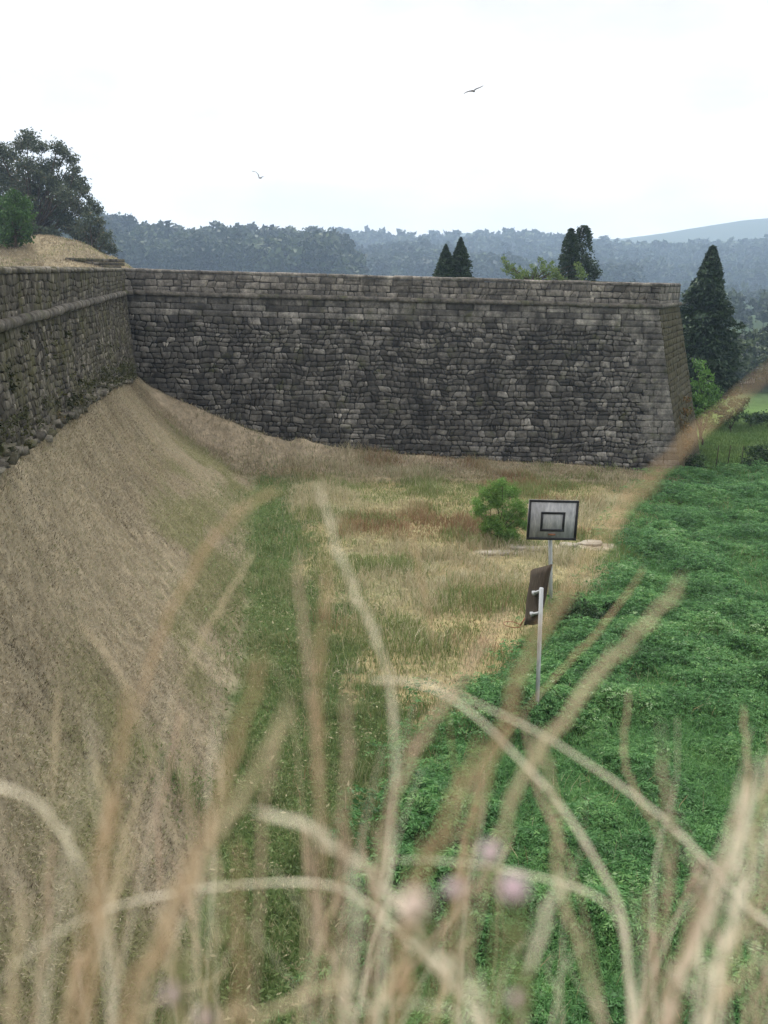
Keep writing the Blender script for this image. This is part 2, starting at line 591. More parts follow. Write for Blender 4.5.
for d, w, th, prof in RIDGES:
    tt, zz = [], []
    for px, py in prof:
        P = at_y(px, py, d)
        tt.append(P[0] / d)
        zz.append(P[2] - th)
    RT.append((d, w, np.array(tt), np.array(zz)))


def ridge_h(x, y):
    x = np.asarray(x, float)
    y = np.asarray(y, float)
    yy = np.maximum(y, 1.0)
    t = x / yy
    base = np.where(y > 105, -6.0 * sstep(105, 150, y), 0.0)
    h = base + 0 * x
    for d, w, tt, zz in RT:
        top = np.interp(t, tt, zz)
        k = np.exp(-((y - d) / w) ** 2)
        h = np.maximum(h, -6 + (top + 6) * k)
    wob = (fbm(x * 0.007, y * 0.007, 5) - 0.5) * 16 * sstep(300, 700, y)
    return np.where(y > 100, np.maximum(h, base) + wob, 0.0)


def height(x, y):
    x = np.asarray(x, float)
    y = np.asarray(y, float)
    n1 = fbm(x * 0.35, y * 0.35, 1) - 0.5
    n2 = fbm(x * 1.6, y * 1.6, 2) - 0.5
    floor = 0.28 * n1 + 0.10 * n2 + 0.55 * sstep(38, 58, y) * sstep(26, 8, x)
    # earth bank against the curtain wall
    wx = wall_x(y) + (ZC - bank_base_z(y)) * BAT
    d = x - wx
    wid = np.interp(y, [0, 13.5, 19.2, 34.5, 50.7, 60], [3.7, 4.15, 4.8, 6.0, 6.5, 7.6])
    u = np.clip(d / wid, -0.4, 1.6)
    prof = np.where(u < 1, (1 - u) * (1 - 0.18 * np.sin(np.clip(u, 0, 1) * math.pi)), 0)
    prof = np.where(u < 0, 1.0, prof)
    zl = bank_base_z(y) * prof + (0.35 * n1 + 0.12 * n2) * sstep(0, 0.15, u) * sstep(1.1, 0.8, u)
    zl = np.where((y < 61.5) & (u < 1.25), zl, -9)
    # low bank at the bastion's foot
    yb = 60.6 + (x + 15.75) * (2.0 / 32.3) - 1.1
    db = yb - y
    zb0 = np.interp(x, [-16, -12, -7, -3, 4, 12, 17.3, 19], [5.6, 4.2, 2.6, 1.75, 1.15, 0.75, 0.2, -0.2])
    wb = np.interp(x, [-12, -5, 19], [4.5, 3.8, 3.2])
    ub = np.clip(db / wb, 0, 1)
    zb = zb0 * (1 - ub) * (1 - 0.35 * np.sin(ub * math.pi)) + 0.25 * n2 * (1 - ub)
    zb = np.where((db > -4) & (x > -17) & (x < 20) & (db < wb), zb, -9)
    k = 2.2
    h = np.log(np.exp(k * np.clip(floor, -8, 20)) + np.exp(k * np.clip(zl, -8, 20)) + np.exp(k * np.clip(zb, -8, 20))) / k - 0.0
    h = h - 0.25 * np.exp(-((zl - floor) ** 2) / 2)
    far = ridge_h(x, y)
    slope = -1.5 * sstep(70, 105, y) + 1.2 * sstep(22, 45, x) * sstep(110, 60, y)
    h = np.where(y > 100, far - 1.5, h + slope * np.where(y > 100, 0, 1))
    # fill inside the fort
    ins = inpoly(x, y, FORT)
    di = np.where(ins, polydist(x, y, FORT), -1.0)
    mtop = np.interp(x * 88 / np.maximum(y, 60), [-90, -60, -45, -33, -29.1, -27.8, -25.7, -24.8, -23.1, -22.0, -20], [2.1, 2.7, 2.9, 3.0, 3.2, 3.1, 2.6, 2.1, 1.4, 0.6, 0])
    mound = mtop * np.exp(-((np.maximum(0, 88 - y) / 7.0) ** 2) - (np.maximum(0, y - 92) / 16) ** 2) + 0.5 * n1 * sstep(84, 88, y)
    fill = 11.15 + mound + 0.5 * n1 * sstep(0.2, 2, mound) + 0.12 * n2
    h = np.where(ins, np.maximum(h, h + (fill - h) * sstep(0.9, 2.2, di)), h)
    return h


# regions of the ditch floor, in plan
FERN = [(*at_z(a, b, 0.4)[:2],) for a, b in ((648, 481), (632, 530), (618, 575), (585, 596), (552, 640), (500, 690), (440, 735), (425, 800), (400, 880), (360, 1024))]
FERN = FERN + [(0.5, 9.0), (16, 9.0), (44, 62), (30, 65), (20, 62.5)]
DRY = [(*at_z(a, b, 0.2)[:2],) for a, b in ((292, 470), (312, 540), (322, 590), (340, 640), (352, 690), (400, 715), (450, 722), (500, 685), (552, 636), (585, 592), (618, 570), (632, 530), (648, 475), (560, 462), (420, 458))]

WA, WB = at_z(484, 552, 0.1), at_z(606, 546, 0.1)


def WORN(x, y):
    t = np.clip(((x - WA[0]) * (WB[0] - WA[0]) + (y - WA[1]) * (WB[1] - WA[1])) / ((WB[0] - WA[0]) ** 2 + (WB[1] - WA[1]) ** 2), 0, 1)
    return np.hypot(x - WA[0] - t * (WB[0] - WA[0]), y - WA[1] - t * (WB[1] - WA[1]))


# ------------------------------------------------------------------ ground: one sheet to the horizon


def axis(lo, hi, step, far_lo, far_hi, g=1.13):
    a = list(np.arange(lo, hi + 1e-6, step))
    s, p = step, a[-1]
    while p < far_hi:
        s *= g
        p += s
        a.append(p)
    s, p, L = step, a[0], []
    while p > far_lo:
        s *= g
        p -= s
        L.append(p)
    return np.array(L[::-1] + a)


gx = axis(-22, 26, 0.3, -3800, 3800, 1.09)
gy = axis(8, 78, 0.3, -120, 3750, 1.045)
GX, GY = np.meshgrid(gx, gy)
GZ = height(GX, GY)
nx, ny = len(gx), len(gy)
idx = np.arange(nx * ny).reshape(ny, nx)
fq = np.stack([idx[:-1, :-1], idx[:-1, 1:], idx[1:, 1:], idx[1:, :-1]], -1).reshape(-1, 4)
gme = mesh_from('ground', np.stack([GX, GY, GZ], -1).reshape(-1, 3), fq, np.full(len(fq), 4), None, True)
X, Y, Z = GX.ravel(), GY.ravel(), GZ.ravel()
nA, nB = fbm(X * 0.25, Y * 0.25, 21), fbm(X * 0.9, Y * 0.9, 23)


def C3(*c):
    return np.array(c)[None, :]


col = np.repeat(C3(0.06, 0.092, 0.032), len(X), 0)                        # green ground
fieldm = sstep(60, 66, Y) * (1 - sstep(150, 190, Y))
col = col + (C3(0.085, 0.145, 0.040) - col) * fieldm[:, None]
hillm = sstep(150, 200, Y)
col = col + (C3(0.045, 0.07, 0.03) - col) * hillm[:, None]
farm = sstep(2200, 2450, Y)
col = col + (C3(0.07, 0.085, 0.05) - col) * farm[:, None]
wxg = wall_x(Y) + (ZC - bank_base_z(Y)) * BAT
widg = np.interp(Y, [0, 13.5, 19.2, 34.5, 50.7, 60], [3.7, 4.15, 4.8, 6.0, 6.5, 7.6])
ug = (X - wxg) / widg + (nB - 0.5) * 0.12
bankm = sstep(1.06, 0.92, ug) * (Y < 62)
straw = C3(0.255, 0.22, 0.155) + (nA - 0.5)[:, None] * C3(0.18, 0.155, 0.12)
gpatch = sstep(0.46, 0.62, fbm(X * 0.5 + 9, Y * 0.22, 31)) * sstep(0.2, 0.6, ug)
straw = straw + (C3(0.12, 0.125, 0.05) - straw) * (0.6 * gpatch)[:, None]
col = col + (straw - col) * bankm[:, None]
drym = inpoly(X + (fbm(X * 0.28, Y * 0.2, 76) - 0.5) * 5 + (nB - 0.5) * 2.2, Y + (nA - 0.5) * 3, DRY).astype(float)
dcol = C3(0.235, 0.21, 0.115) + (nA - 0.5)[:, None] * C3(0.12, 0.04, 0.02)
col = col + (dcol - col) * (drym * (1 - bankm))[:, None]
yb = 60.6 + (X + 15.75) * (2.0 / 32.3) - 1.1
lowb = sstep(4.2, 2.6, yb - Y + (nB - 0.5) * 1.5) * (X > -14) * (X < 18) * (Y < 64)
lcol = C3(0.31, 0.26, 0.19) + (nB - 0.5)[:, None] * C3(0.14, 0.12, 0.09)
col = col + (lcol - col) * (lowb * 0.95)[:, None]
wornd = WORN(X, Y) + (nB - 0.5) * 0.9
wm = sstep(0.55, 0.25, wornd)
col = col + (C3(0.32, 0.285, 0.22) - col) * wm[:, None]
insm = inpoly(X, Y, FORT).astype(float)
icol = C3(0.20, 0.17, 0.115) + (nA - 0.5)[:, None] * C3(0.12, 0.10, 0.05)
col = col + (icol - col) * insm[:, None]
ca = gme.attributes.new('soil', 'FLOAT_COLOR', 'POINT')
ca.data.foreach_set('color', np.concatenate([np.clip(col, 0.01, 1), np.ones((len(X), 1))], 1).astype(np.float32).ravel())
ground = link('ground', gme, MAT['ground'])
tag(ground, kind='structure')

# rampart under the photographer
rb = MB()
RXs = np.arange(-6, 6.01, 0.25)
RYs = np.arange(-3.0, 0.86, 0.19)
vs = []
for yv in RYs:
    for xv in RXs:
        vs.append((xv, yv, 11.33 + 0.08 * float(fbm(xv * 1.3, yv * 1.3, 41)) - (0.05 if yv > 0.7 else 0)))
n_, m_ = len(RXs), len(RYs)
fs = [[j * n_ + i, j * n_ + i + 1, (j + 1) * n_ + i + 1, (j + 1) * n_ + i] for j in range(m_ - 1) for i in range(n_ - 1)]
b0 = len(vs)
for xv in RXs:
    vs.append((xv, 0.86 + 0.9, -0.5))
for i in range(n_ - 1):
    fs.append([(m_ - 1) * n_ + i, (m_ - 1) * n_ + i + 1, b0 + i + 1, b0 + i])
rb.add(vs, fs)
o = rb.build('rampart_top', flat_mat('rampart_turf', (0.17, 0.14, 0.08), 1.0, 0.4, 5, 0.4), None)
tag(o, kind='structure')


# ------------------------------------------------------------------ masonry
class Wall:
    def __init__(s, P, Q, bat=BAT):
        s.P, s.Q = P, Q
        s.bat = bat
        s.L = float(np.linalg.norm(Q - P))
        s.e = (Q - P) / s.L
        s.n = np.array([s.e[1], -s.e[0]])      # towards the ditch (right of travel)

    def pt(s, a, z, off=0.0):
        b = max(0.0, ZC - z) * s.bat
        q = s.P + s.e * a + s.n * (b + off)
        return np.array([q[0], q[1], z])


def mitre_k(w1, w2):
    """how far each wall's end runs on per metre of drop at the corner between w1 and w2"""
    A = np.array([w1.n, w2.n])
    v = np.linalg.solve(A, np.array([w1.bat, w2.bat]))
    return float(v @ w1.e), float(v @ w2.e)


def stone(mb, wall, quad, rng, bulge, joint, tone, proud=0.0):
    """quad: four (s,z) corners, counter-clockwise; one rounded, bulging stone"""
    q = np.array(quad, float)
    c = q.mean(0)
    pts = []
    for i in range(4):
        a, b = q[i], q[(i + 1) % 4]
        L = np.linalg.norm(b - a) + 1e-6
        f = min(0.3, rng.uniform(0.02, 0.075) / L + 0.025) if bulge > 0.04 else min(0.26, rng.uniform(0.015, 0.06) / L + 0.02)
        for t in (f, 1 - f):
            pts.append(a + (b - a) * t)
    pts = np.array(pts)
    d = pts - c
    r = np.linalg.norm(d, axis=1, keepdims=True) + 1e-6
    pts = c + d * np.maximum(0.55, (r - joint * rng.uniform(0.2, 2.0, (8, 1))) / r)
    vs = []
    o1 = rng.uniform(-0.02, 0.012) + proud
    o2 = o1 + bulge * rng.uniform(0.4, 1.2)
    tilt = rng.normal(0, bulge * 0.7, 2)
    inner = c + (pts - c) * rng.uniform(0.80, 0.92)
    for p in pts:
        vs.append(wall.pt(p[0], p[1], -0.14))
    for p in pts:
        vs.append(wall.pt(p[0], p[1], o1))
    for p in inner:
        vs.append(wall.pt(p[0], p[1], o2 + (p - c) @ tilt + rng.normal(0, bulge * 0.18)))
    vs.append(wall.pt(c[0], c[1], o2 + bulge * rng.uniform(-0.1, 0.35)))
    fs = []
    for k in range(8):
        k2 = (k + 1) % 8
        fs.append([k, k2, 8 + k2, 8 + k])
        fs.append([8 + k, 8 + k2, 16 + k2, 16 + k])
        fs.append([16 + k, 16 + k2, 24])
    mb.add(vs, fs, tone)


def courses(mb, wall, z0, z1, s0f, s1f, hr, wr, rng, bulge=0.035, joint=0.025, wob=0.06, jit=0.05, split=0.2, tone_f=None, proud=0.0, zmin=None):
    """fill z0 (top) .. z1 (bottom) with courses of stones"""
    z = z0
    k = 0
    sd = rng.uniform(0, 99)

    def wave(s, z, kk):
        return wob * (2 * float(vnoise(s * 0.45, z * 0.8, sd)) - 1 + 0.6 * (2 * float(vnoise(s * 1.7, z * 0.8, sd + 5)) - 1))
    first = True
    while z > z1 + 1e-3:
        h = rng.uniform(*hr)
        zn = z - h
        if zn < z1 + hr[0] * 0.6:
            zn = z1
        a = s0f(0.5 * (z + zn))
        end = s1f(0.5 * (z + zn))
        prev_j = 0.0
        while a < end - 1e-3:
            w = rng.uniform(*wr) * (0.75 + 0.5 * h / hr[1])
            nb = a + w
            if nb > end - wr[0] * 0.55:
                nb = end
            nj = 0.0 if nb == end else rng.normal(0, jit)
            zm = 0.5 * (z + zn)
            t_lo = 0 if zn == z1 else 1
            t_hi = 0 if first else 1
            zbl = zn + t_lo * (wave(a, zn, k) + rng.normal(0, jit * 0.35))
            zbr = zn + t_lo * (wave(nb, zn, k) + rng.normal(0, jit * 0.35))
            ztl = z + t_hi * (wave(a, z, k) + rng.normal(0, jit * 0.35))
            ztr = z + t_hi * (wave(nb, z, k) + rng.normal(0, jit * 0.35))
            if zmin is None or zm > zmin(a) - 0.9:
                tn = tone_f(a, zm) if tone_f else rng.uniform(0.2, 0.8)
                quad = [(a + prev_j, zbl), (nb + nj, zbr), (nb - nj * 0.6, ztr), (a - prev_j * 0.6, ztl)]
                if rng.random() < split and w > wr[0] * 1.1:
                    if rng.random() < 0.3 and h > 0.3:
                        f = rng.uniform(0.35, 0.65)
                        ml = (quad[0][0] + (quad[3][0] - quad[0][0]) * f, zbl + (ztl - zbl) * f)
                        mr = (quad[1][0] + (quad[2][0] - quad[1][0]) * f, zbr + (ztr - zbr) * f)
                        stone(mb, wall, [quad[0], quad[1], mr, ml], rng, bulge, joint, tn, proud)
                        stone(mb, wall, [ml, mr, quad[2], quad[3]], rng, bulge, joint, float(np.clip(tn + rng.normal(0, 0.2), 0, 1)), proud)
                    else:
                        f = rng.uniform(0.3, 0.7)
                        bm_ = (quad[0][0] + (quad[1][0] - quad[0][0]) * f, zbl + (zbr - zbl) * f)
                        tm = (quad[3][0] + (quad[2][0] - quad[3][0]) * (f + rng.normal(0, 0.08)), ztl + (ztr - ztl) * f)
                        stone(mb, wall, [quad[0], bm_, tm, quad[3]], rng, bulge, joint, tn, proud)
                        stone(mb, wall, [bm_, quad[1], quad[2], tm], rng, bulge, joint, float(np.clip(tn + rng.normal(0, 0.2), 0, 1)), proud)
                else:
                    stone(mb, wall, quad, rng, bulge, joint, tn, proud)
            prev_j = nj
            a = nb
        z = zn
        first = False
        k += 1


def core(mb, wall, a0, a1, zb, zt, thick=3.0, k0=0.0, k1=0.0, mi=1, inset=0.045):
    """the solid body behind the stones, in the joint's material"""
    v = []
    for z, dr in ((zb, ZC - zb), (ZC, 0.0), (zt, 0.0)):
        b = dr * wall.bat
        for a, kk in ((a0, k0), (a1, k1)):
            q = wall.P + wall.e * (a + kk * dr - (inset if kk else 0) * np.sign(kk)) + wall.n * (b - inset)
            v.append((q[0], q[1], z))
    for z in (zt, zb):
        for a in (a0, a1):
            q = wall.P + wall.e * a - wall.n * thick
            v.append((q[0], q[1], z))
    f = [[0, 1, 3, 2], [2, 3, 5, 4], [4, 5, 7, 6], [6, 7, 9, 8], [8, 9, 1, 0], [0, 2, 4, 6, 8], [1, 9, 7, 5, 3]]
    mb.add(v, f, 0.5, mi)


wl = Wall(PA, PC)
wf = Wall(PC, PD)
wk = Wall(PD, PE, 0.225)
kf1, kk0 = mitre_k(wf, wk)


def off_at(z):
    return max(0.0, ZC - z)


def coping(mb, wall, a0, a1, rng, depth=1.0, wr=(0.7, 1.6), zt=ZT, hgt=0.2):
    a = a0
    while a < a1 - 0.05:
        nb = min(a1, a + rng.uniform(*wr))
        if a1 - nb < 0.4:
            nb = a1
        g = 0.012
        o0 = rng.uniform(0.015, 0.06)
        zt_ = zt + rng.normal(0, 0.018)
        v = []
        for z, ch in ((zt - hgt, 0.0), (zt_ - 0.05, 0.0), (zt_, 0.05)):
            for (s_, o_) in ((a + g + ch * 0.4, o0 - ch), (nb - g - ch * 0.4, o0 - ch), (nb - g - ch * 0.4, -depth), (a + g + ch * 0.4, -depth)):
                q = wall.P + wall.e * s_ + wall.n * o_
                v.append((q[0], q[1], z + rng.normal(0, 0.006)))
        f = [[0, 3, 2, 1], [8, 9, 10, 11]]
        for r_ in (0, 4):
            for k in range(4):
                k2 = (k + 1) % 4
                f.append([r_ + k, r_ + k2, r_ + 4 + k2, r_ + 4 + k])
        mb.add(v, f, float(np.clip(rng.normal(0.6, 0.2), 0, 1)))
        a = nb


def cordon_tube(mb, pts2, rng, r=0.15, z=ZC):
    """half-buried round moulding of separate stones along a plan polyline"""
    for (p, q) in zip(pts2[:-1], pts2[1:]):
        L = np.linalg.norm(q - p)
        e = (q - p) / L
        a = 0.0
        while a < L - 0.02:
            nb = min(L, a + rng.uniform(0.7, 1.5))
            if L - nb < 0.4:
                nb = L
            rr = r * rng.uniform(0.93, 1.06)
            dz = rng.normal(0, 0.012)
            P0, P1 = p + e * (a + 0.006), p + e * (nb - 0.006)
            mb.tube([(P0[0], P0[1], z + dz), (P1[0], P1[1], z + dz + rng.normal(0, 0.008))], rr, 12, float(np.clip(rng.normal(0.55, 0.2), 0, 1)))
            a = nb


# --- the bastion
rg = np.random.default_rng(5)
bast = empty('bastion', (float((PC + PD)[0] / 2), float((PC + PD)[1] / 2), 0.0), 'tall dark grey stone bastion with sloping face and sharp right corner across the ditch', 'bastion')
bm_ = MB()


def zg_face(a):
    q = wf.P + wf.e * a + wf.n * 1.1
    return float(height(q[0], q[1]))


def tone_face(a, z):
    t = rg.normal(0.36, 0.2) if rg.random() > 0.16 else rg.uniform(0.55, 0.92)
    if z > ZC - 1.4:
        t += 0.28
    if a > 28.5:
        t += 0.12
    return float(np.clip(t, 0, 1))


QW = 2.2
core(bm_, wf, -1.5, wf.L, -0.8, ZT - 0.22, 3.0, 0, kf1)
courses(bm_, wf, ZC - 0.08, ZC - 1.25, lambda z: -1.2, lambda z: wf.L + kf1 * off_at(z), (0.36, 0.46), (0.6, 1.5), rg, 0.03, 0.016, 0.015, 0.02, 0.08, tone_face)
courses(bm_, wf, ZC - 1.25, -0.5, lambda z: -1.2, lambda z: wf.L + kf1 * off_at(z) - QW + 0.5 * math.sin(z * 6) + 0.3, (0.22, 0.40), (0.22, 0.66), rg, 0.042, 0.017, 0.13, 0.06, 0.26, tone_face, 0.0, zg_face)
bm_.build('masonry', [MAT['face'], MAT['mortar']], bast, True)
qn = MB()
zq = ZC - 1.25
while zq > -0.5:
    h = rg.uniform(0.34, 0.44)
    zn = max(-0.5, zq - h)
    zm = 0.5 * (zq + zn)
    a = wf.L + kf1 * off_at(zm) - QW + 0.5 * math.sin(zm * 6) + 0.02
    end = wf.L + kf1 * off_at(zm)
    m1 = a + rg.uniform(0.35, 0.6) * (end - a)
    for (p, q) in ((a, m1), (m1, end)):
        e2 = q
        stone(qn, wf, [(p, zn), (e2 + (kf1 * (off_at(zn) - off_at(zm)) if q == end else 0), zn), (e2 + (kf1 * (off_at(zq) - off_at(zm)) if q == end else 0), zq), (p, zq)], rg, 0.02, 0.014, float(np.clip(rg.normal(0.62, 0.15), 0, 1)), 0.005)
    zq = zn
qn.build('corner_quoins', MAT['face'], bast, True)
pm = MB()
courses(pm, wf, ZT - 0.2, ZC + 0.1, lambda z: -1.2, lambda z: wf.L, (0.30, 0.42), (0.34, 0.95), rg, 0.025, 0.018, 0.03, 0.06, 0.25, lambda a, z: float(np.clip(rg.normal(0.48, 0.22), 0, 1)))
courses(pm, wk, ZT - 0.2, ZC + 0.1, lambda z: 0.0, lambda z: wk.L, (0.36, 0.5), (0.45, 1.25), rg, 0.03, 0.02, 0.02, 0.03, 0.1, lambda a, z: float(np.clip(rg.normal(0.55, 0.2), 0, 1)))
pm.build('parapet', [MAT['parapet'], MAT['mortar']], bast, True)
cm = MB()
coping(cm, wf, -1.0, wf.L - 0.02, rg)
coping(cm, wk, 0.0, wk.L, rg, 1.0)
cm.build('coping', MAT['parapet'], bast)
ct = MB()
P0 = wf.P - wf.e * 0.6 + wf.n * 0.07
Pm = PD + (wf.n + wk.n) / np.linalg.norm(wf.n + wk.n) * 0.085
P2 = wk.P + wk.e * wk.L + wk.n * 0.07
cordon_tube(ct, [P0, Pm, P2], rg)
ct.build('cordon', MAT['cordon'], bast, True)
fk = MB()
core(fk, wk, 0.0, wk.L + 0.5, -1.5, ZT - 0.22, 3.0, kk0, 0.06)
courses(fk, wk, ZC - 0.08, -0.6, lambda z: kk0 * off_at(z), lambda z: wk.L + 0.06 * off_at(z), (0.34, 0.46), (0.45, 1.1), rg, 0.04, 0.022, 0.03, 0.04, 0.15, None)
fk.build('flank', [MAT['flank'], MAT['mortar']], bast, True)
# the far shoulder, turning back behind the bastion
wz = Wall(PE, np.array([16.0, 96.0]), 0.16)
bk = MB()
core(bk, wz, 0.4, wz.L, -1.5, ZT - 0.02, 3.0, -0.15, 0.0, 0, 0.0)
bk.build('rear_wall', MAT['flank'], bast)

# --- the curtain wall on the left
rg = np.random.default_rng(8)
curt = empty('curtain_wall', (float(wall_x(20)), 20.0, 6.0), 'long brown-grey mossy stone wall running along the left side of the ditch', 'wall')
cmn = MB()
aL0 = 4.0


def zg_cur(a):
    return float(bank_base_z((wl.P + wl.e * a)[1]))


core(cmn, wl, aL0, wl.L + 1.2, 2.0, ZT - 0.2, 3.0)
courses(cmn, wl, ZC - 0.1, 4.2, lambda z: aL0, lambda z: wl.L + 0.6 + off_at(z) * 0.03, (0.16, 0.29), (0.17, 0.48), rg, 0.013, 0.012, 0.12, 0.06, 0.35, lambda a, z: float(np.clip(rg.normal(0.42, 0.3), 0, 1)), 0.0, zg_cur)
cmn.build('masonry', [MAT['curtain'], MAT['mortar']], curt, True)
pm = MB()
courses(pm, wl, ZT - 0.16, ZC + 0.1, lambda z: aL0, lambda z: wl.L + 0.3, (0.17, 0.30), (0.18, 0.5), rg, 0.012, 0.011, 0.08, 0.055, 0.3, lambda a, z: float(np.clip(rg.normal(0.45, 0.22), 0, 1)))
pm.build('parapet', MAT['curtain'], curt, True)
cm = MB()
coping(cm, wl, aL0, wl.L - 0.02, rg, 1.0, (0.5, 1.2), ZT, 0.16)
cm.build('coping', MAT['curtain'], curt)
ct = MB()
cordon_tube(ct, [wl.P + wl.e * aL0 + wl.n * 0.08, wl.P + wl.e * wl.L + wl.n * 0.08], rg, 0.16)
ct.build('cordon', MAT['cordon'], curt, True)
# broken footing stones stepping along the top of the earth bank
ft = MB()
a = aL0 + 2
while a < wl.L - 6.0:
    w = rg.uniform(0.14, 0.42)
    z0 = zg_cur(a)
    dp = rg.uniform(0.03, 0.28)
    for lev in range(2 if rg.random() < 0.3 else 1):
        zz = z0 - 0.06 + lev * 0.2 + rg.normal(0, 0.05)
        dpt = dp * (1 - 0.45 * lev)
        p = wl.P + wl.e * (a + w / 2) + wl.n * (off_at(zz) * BAT + dpt / 2 - 0.15)
        hh = rg.uniform(0.05, 0.10)
        ax = np.array([*wl.e, rg.normal(0, 0.05)]) * w * 0.49
        ay = np.array([*wl.n, rg.normal(0, 0.06)]) * (dpt / 2 + 0.15)
        bv = MB()
        bv.box((p[0], p[1], zz), ax, ay, (0, 0, hh))
        vv = np.array(bv.v)
        vv += rg.normal(0, 0.04, vv.shape)
        ft.add(vv, bv.f, float(rg.uniform(0.5, 1.0)))
    a += w
ft.build('footing', MAT['curtain'], curt)

# ------------------------------------------------------------------ plants and trees


def tube_limb(mb, p, q, r0, r1, rng, seg=4, bend=0.12):
    p, q = np.array(p, float), np.array(q, float)
    L = np.linalg.norm(q - p)
    pts, rs = [], []
    for i in range(seg + 1):
        t = i / seg
        pts.append(p + (q - p) * t + rng.normal(0, bend * L * 0.25, 3) * math.sin(t * math.pi))
        rs.append(r0 + (r1 - r0) * t)
    mb.tube(pts, rs, 7)


def conifer(name, base, hgt, rad_, label, seed, group=None, mat='conifer', power=0.85, n=9000, leaf=0.16, column=0.0, bare=0.05):
    rng = np.random.default_rng(seed)
    root = empty(name, base, label, 'tree', group)
    tr = MB()
    rad_ = rad_ * 1.62
    tr.tube([(base[0], base[1], base[2] - 0.3), (base[0], base[1], base[2] + hgt * 0.5), (base[0], base[1], base[2] + hgt * 0.96)], [rad_ * 0.08, rad_ * 0.05, 0.02], 8)
    tr.build('trunk', MAT['bark'], root)
    nb = max(60, n // (55 if n > 20000 else 16))
    t = rng.random(nb) ** 1.25                     # more boughs low down
    t = bare + (1 - bare) * t
    ang = rng.random(nb) * 2 * math.pi
    prof = (1 - t) ** power
    prof = np.where(column > 0, np.minimum(1.0, prof * (1 + column)), prof)
    low = np.clip((t - bare) / 0.12, 0.55, 1)
    lob = vnoise(np.cos(ang) * 1.6 + 7, t * 9 + np.sin(ang) * 1.6 + seed, seed)
    r = rad_ * prof * low * rng.uniform(0.8, 1.1, nb) * (0.54 + 0.66 * lob)
    k = rng.integers(0, nb, n)
    f = rng.random(n) ** 0.38
    rr = r[k] * f
    aa = ang[k] + rng.normal(0, 1, n) * (0.16 + 0.25 * (1 - f))
    zz = base[2] + hgt * t[k] - rr * 0.32 + 0.22 * rr * f + rng.normal(0, 0.02 * hgt * 0.5, n)
    zz += (1 - f) * hgt * 0.03
    c = np.stack([base[0] + rr * np.cos(aa), base[1] + rr * np.sin(aa), np.minimum(zz, base[2] + hgt)], 1)
    out_ = np.stack([np.cos(aa), np.sin(aa), np.full(n, -0.25)], 1)
    d = out_ * 0.9 + rand_dirs(n, rng) * 0.75
    d /= np.linalg.norm(d, axis=1, keepdims=True)
    w = np.cross(d, rand_dirs(n, rng))
    w /= np.linalg.norm(w, axis=1, keepdims=True)
    sz = (leaf * rng.uniform(0.6, 1.5, n))[:, None]
    q = leaf_quads(c, d * sz, w * sz * 0.5)
    bt = rng.random(nb)
    tone = np.clip(0.65 * bt[k] + 0.35 * rng.random(n), 0, 1)
    link('crown', quad_mesh('crown', q, tone), MAT[mat], root)
    return root


def clump_crown(clumps, n_per_m2, leaf, rng, shell=0.55, flat=0.0, droop=0.0, aspect=0.45, squash=0.8):
    Q, T = [], []
    for (c, r) in clumps:
        n = int(n_per_m2 * r * r * 12) + 12
        d = rand_dirs(n, rng)
        f = rng.random(n) ** 0.4 * (1 + 0.22 * np.abs(rng.normal(0, 1, n)))
        lump = 0.85 + 0.45 * np.sin(d[:, 0] * 5 + c[0] * 3) * np.cos(d[:, 2] * 4 + c[1])
        p = np.array(c) + d * (r * f * lump)[:, None] * np.array([1, 1, squash])
        Q.append(leaves(p, leaf, rng, flat, aspect, droop))
        T.append(np.clip(rng.normal(0.5, 0.14) + rng.normal(0, 0.2, n), 0, 1))
    return np.concatenate(Q), np.concatenate(T)


def broadleaf(name, base, hgt, clumps, label, seed, mat, bark, cat='tree', group=None, dens=14, leaf=0.16, trunk_r=0.25, fork=0.35, flat=0.0, droop=0.0):
    rng = np.random.default_rng(seed)
    root = empty(name, base, label, cat, group)
    b = np.array(base, float)
    tr = MB()
    top = b + np.array([rng.normal(0, 0.2), rng.normal(0, 0.2), hgt * fork])
    tr.tube([b - [0, 0, 0.3], (b + top) / 2 + rng.normal(0, 0.1, 3) * [1, 1, 0], top], [trunk_r * 1.2, trunk_r, trunk_r * 0.8], 9)
    for (c, r) in clumps:
        tube_limb(tr, top - [0, 0, rng.uniform(0, hgt * 0.1)], np.array(c) - [0, 0, r * 0.3], trunk_r * 0.5, trunk_r * 0.12, rng)
    tr.build('trunk' if cat == 'tree' else 'stem', MAT[bark], root)
    q, t = clump_crown(clumps, dens, leaf, rng, flat=flat, droop=-0.6 if mat == 'softgreen' else droop, aspect=0.13 if mat == 'softgreen' else 0.42)
    link('crown' if cat == 'tree' else 'foliage', quad_mesh('crown', q, t), MAT[mat], root)
    return root


def on_ground(px, py, Y):
    P = at_y(px, py, Y)
    return (float(P[0]), float(P[1]), float(height(P[0], P[1])))


def px_clumps(Y, lst, seed=0, dy=2.5, ppm=None):
    """clumps from (px, py, radius px) spread in depth about distance Y"""
    rng = np.random.default_rng(seed)
    out_ = []
    for (px, py, rp_) in lst:
        yy = Y + rng.uniform(-dy, dy)
        out_.append((at_y(px, py, yy), rp_ * yy / FPX))
    return out_


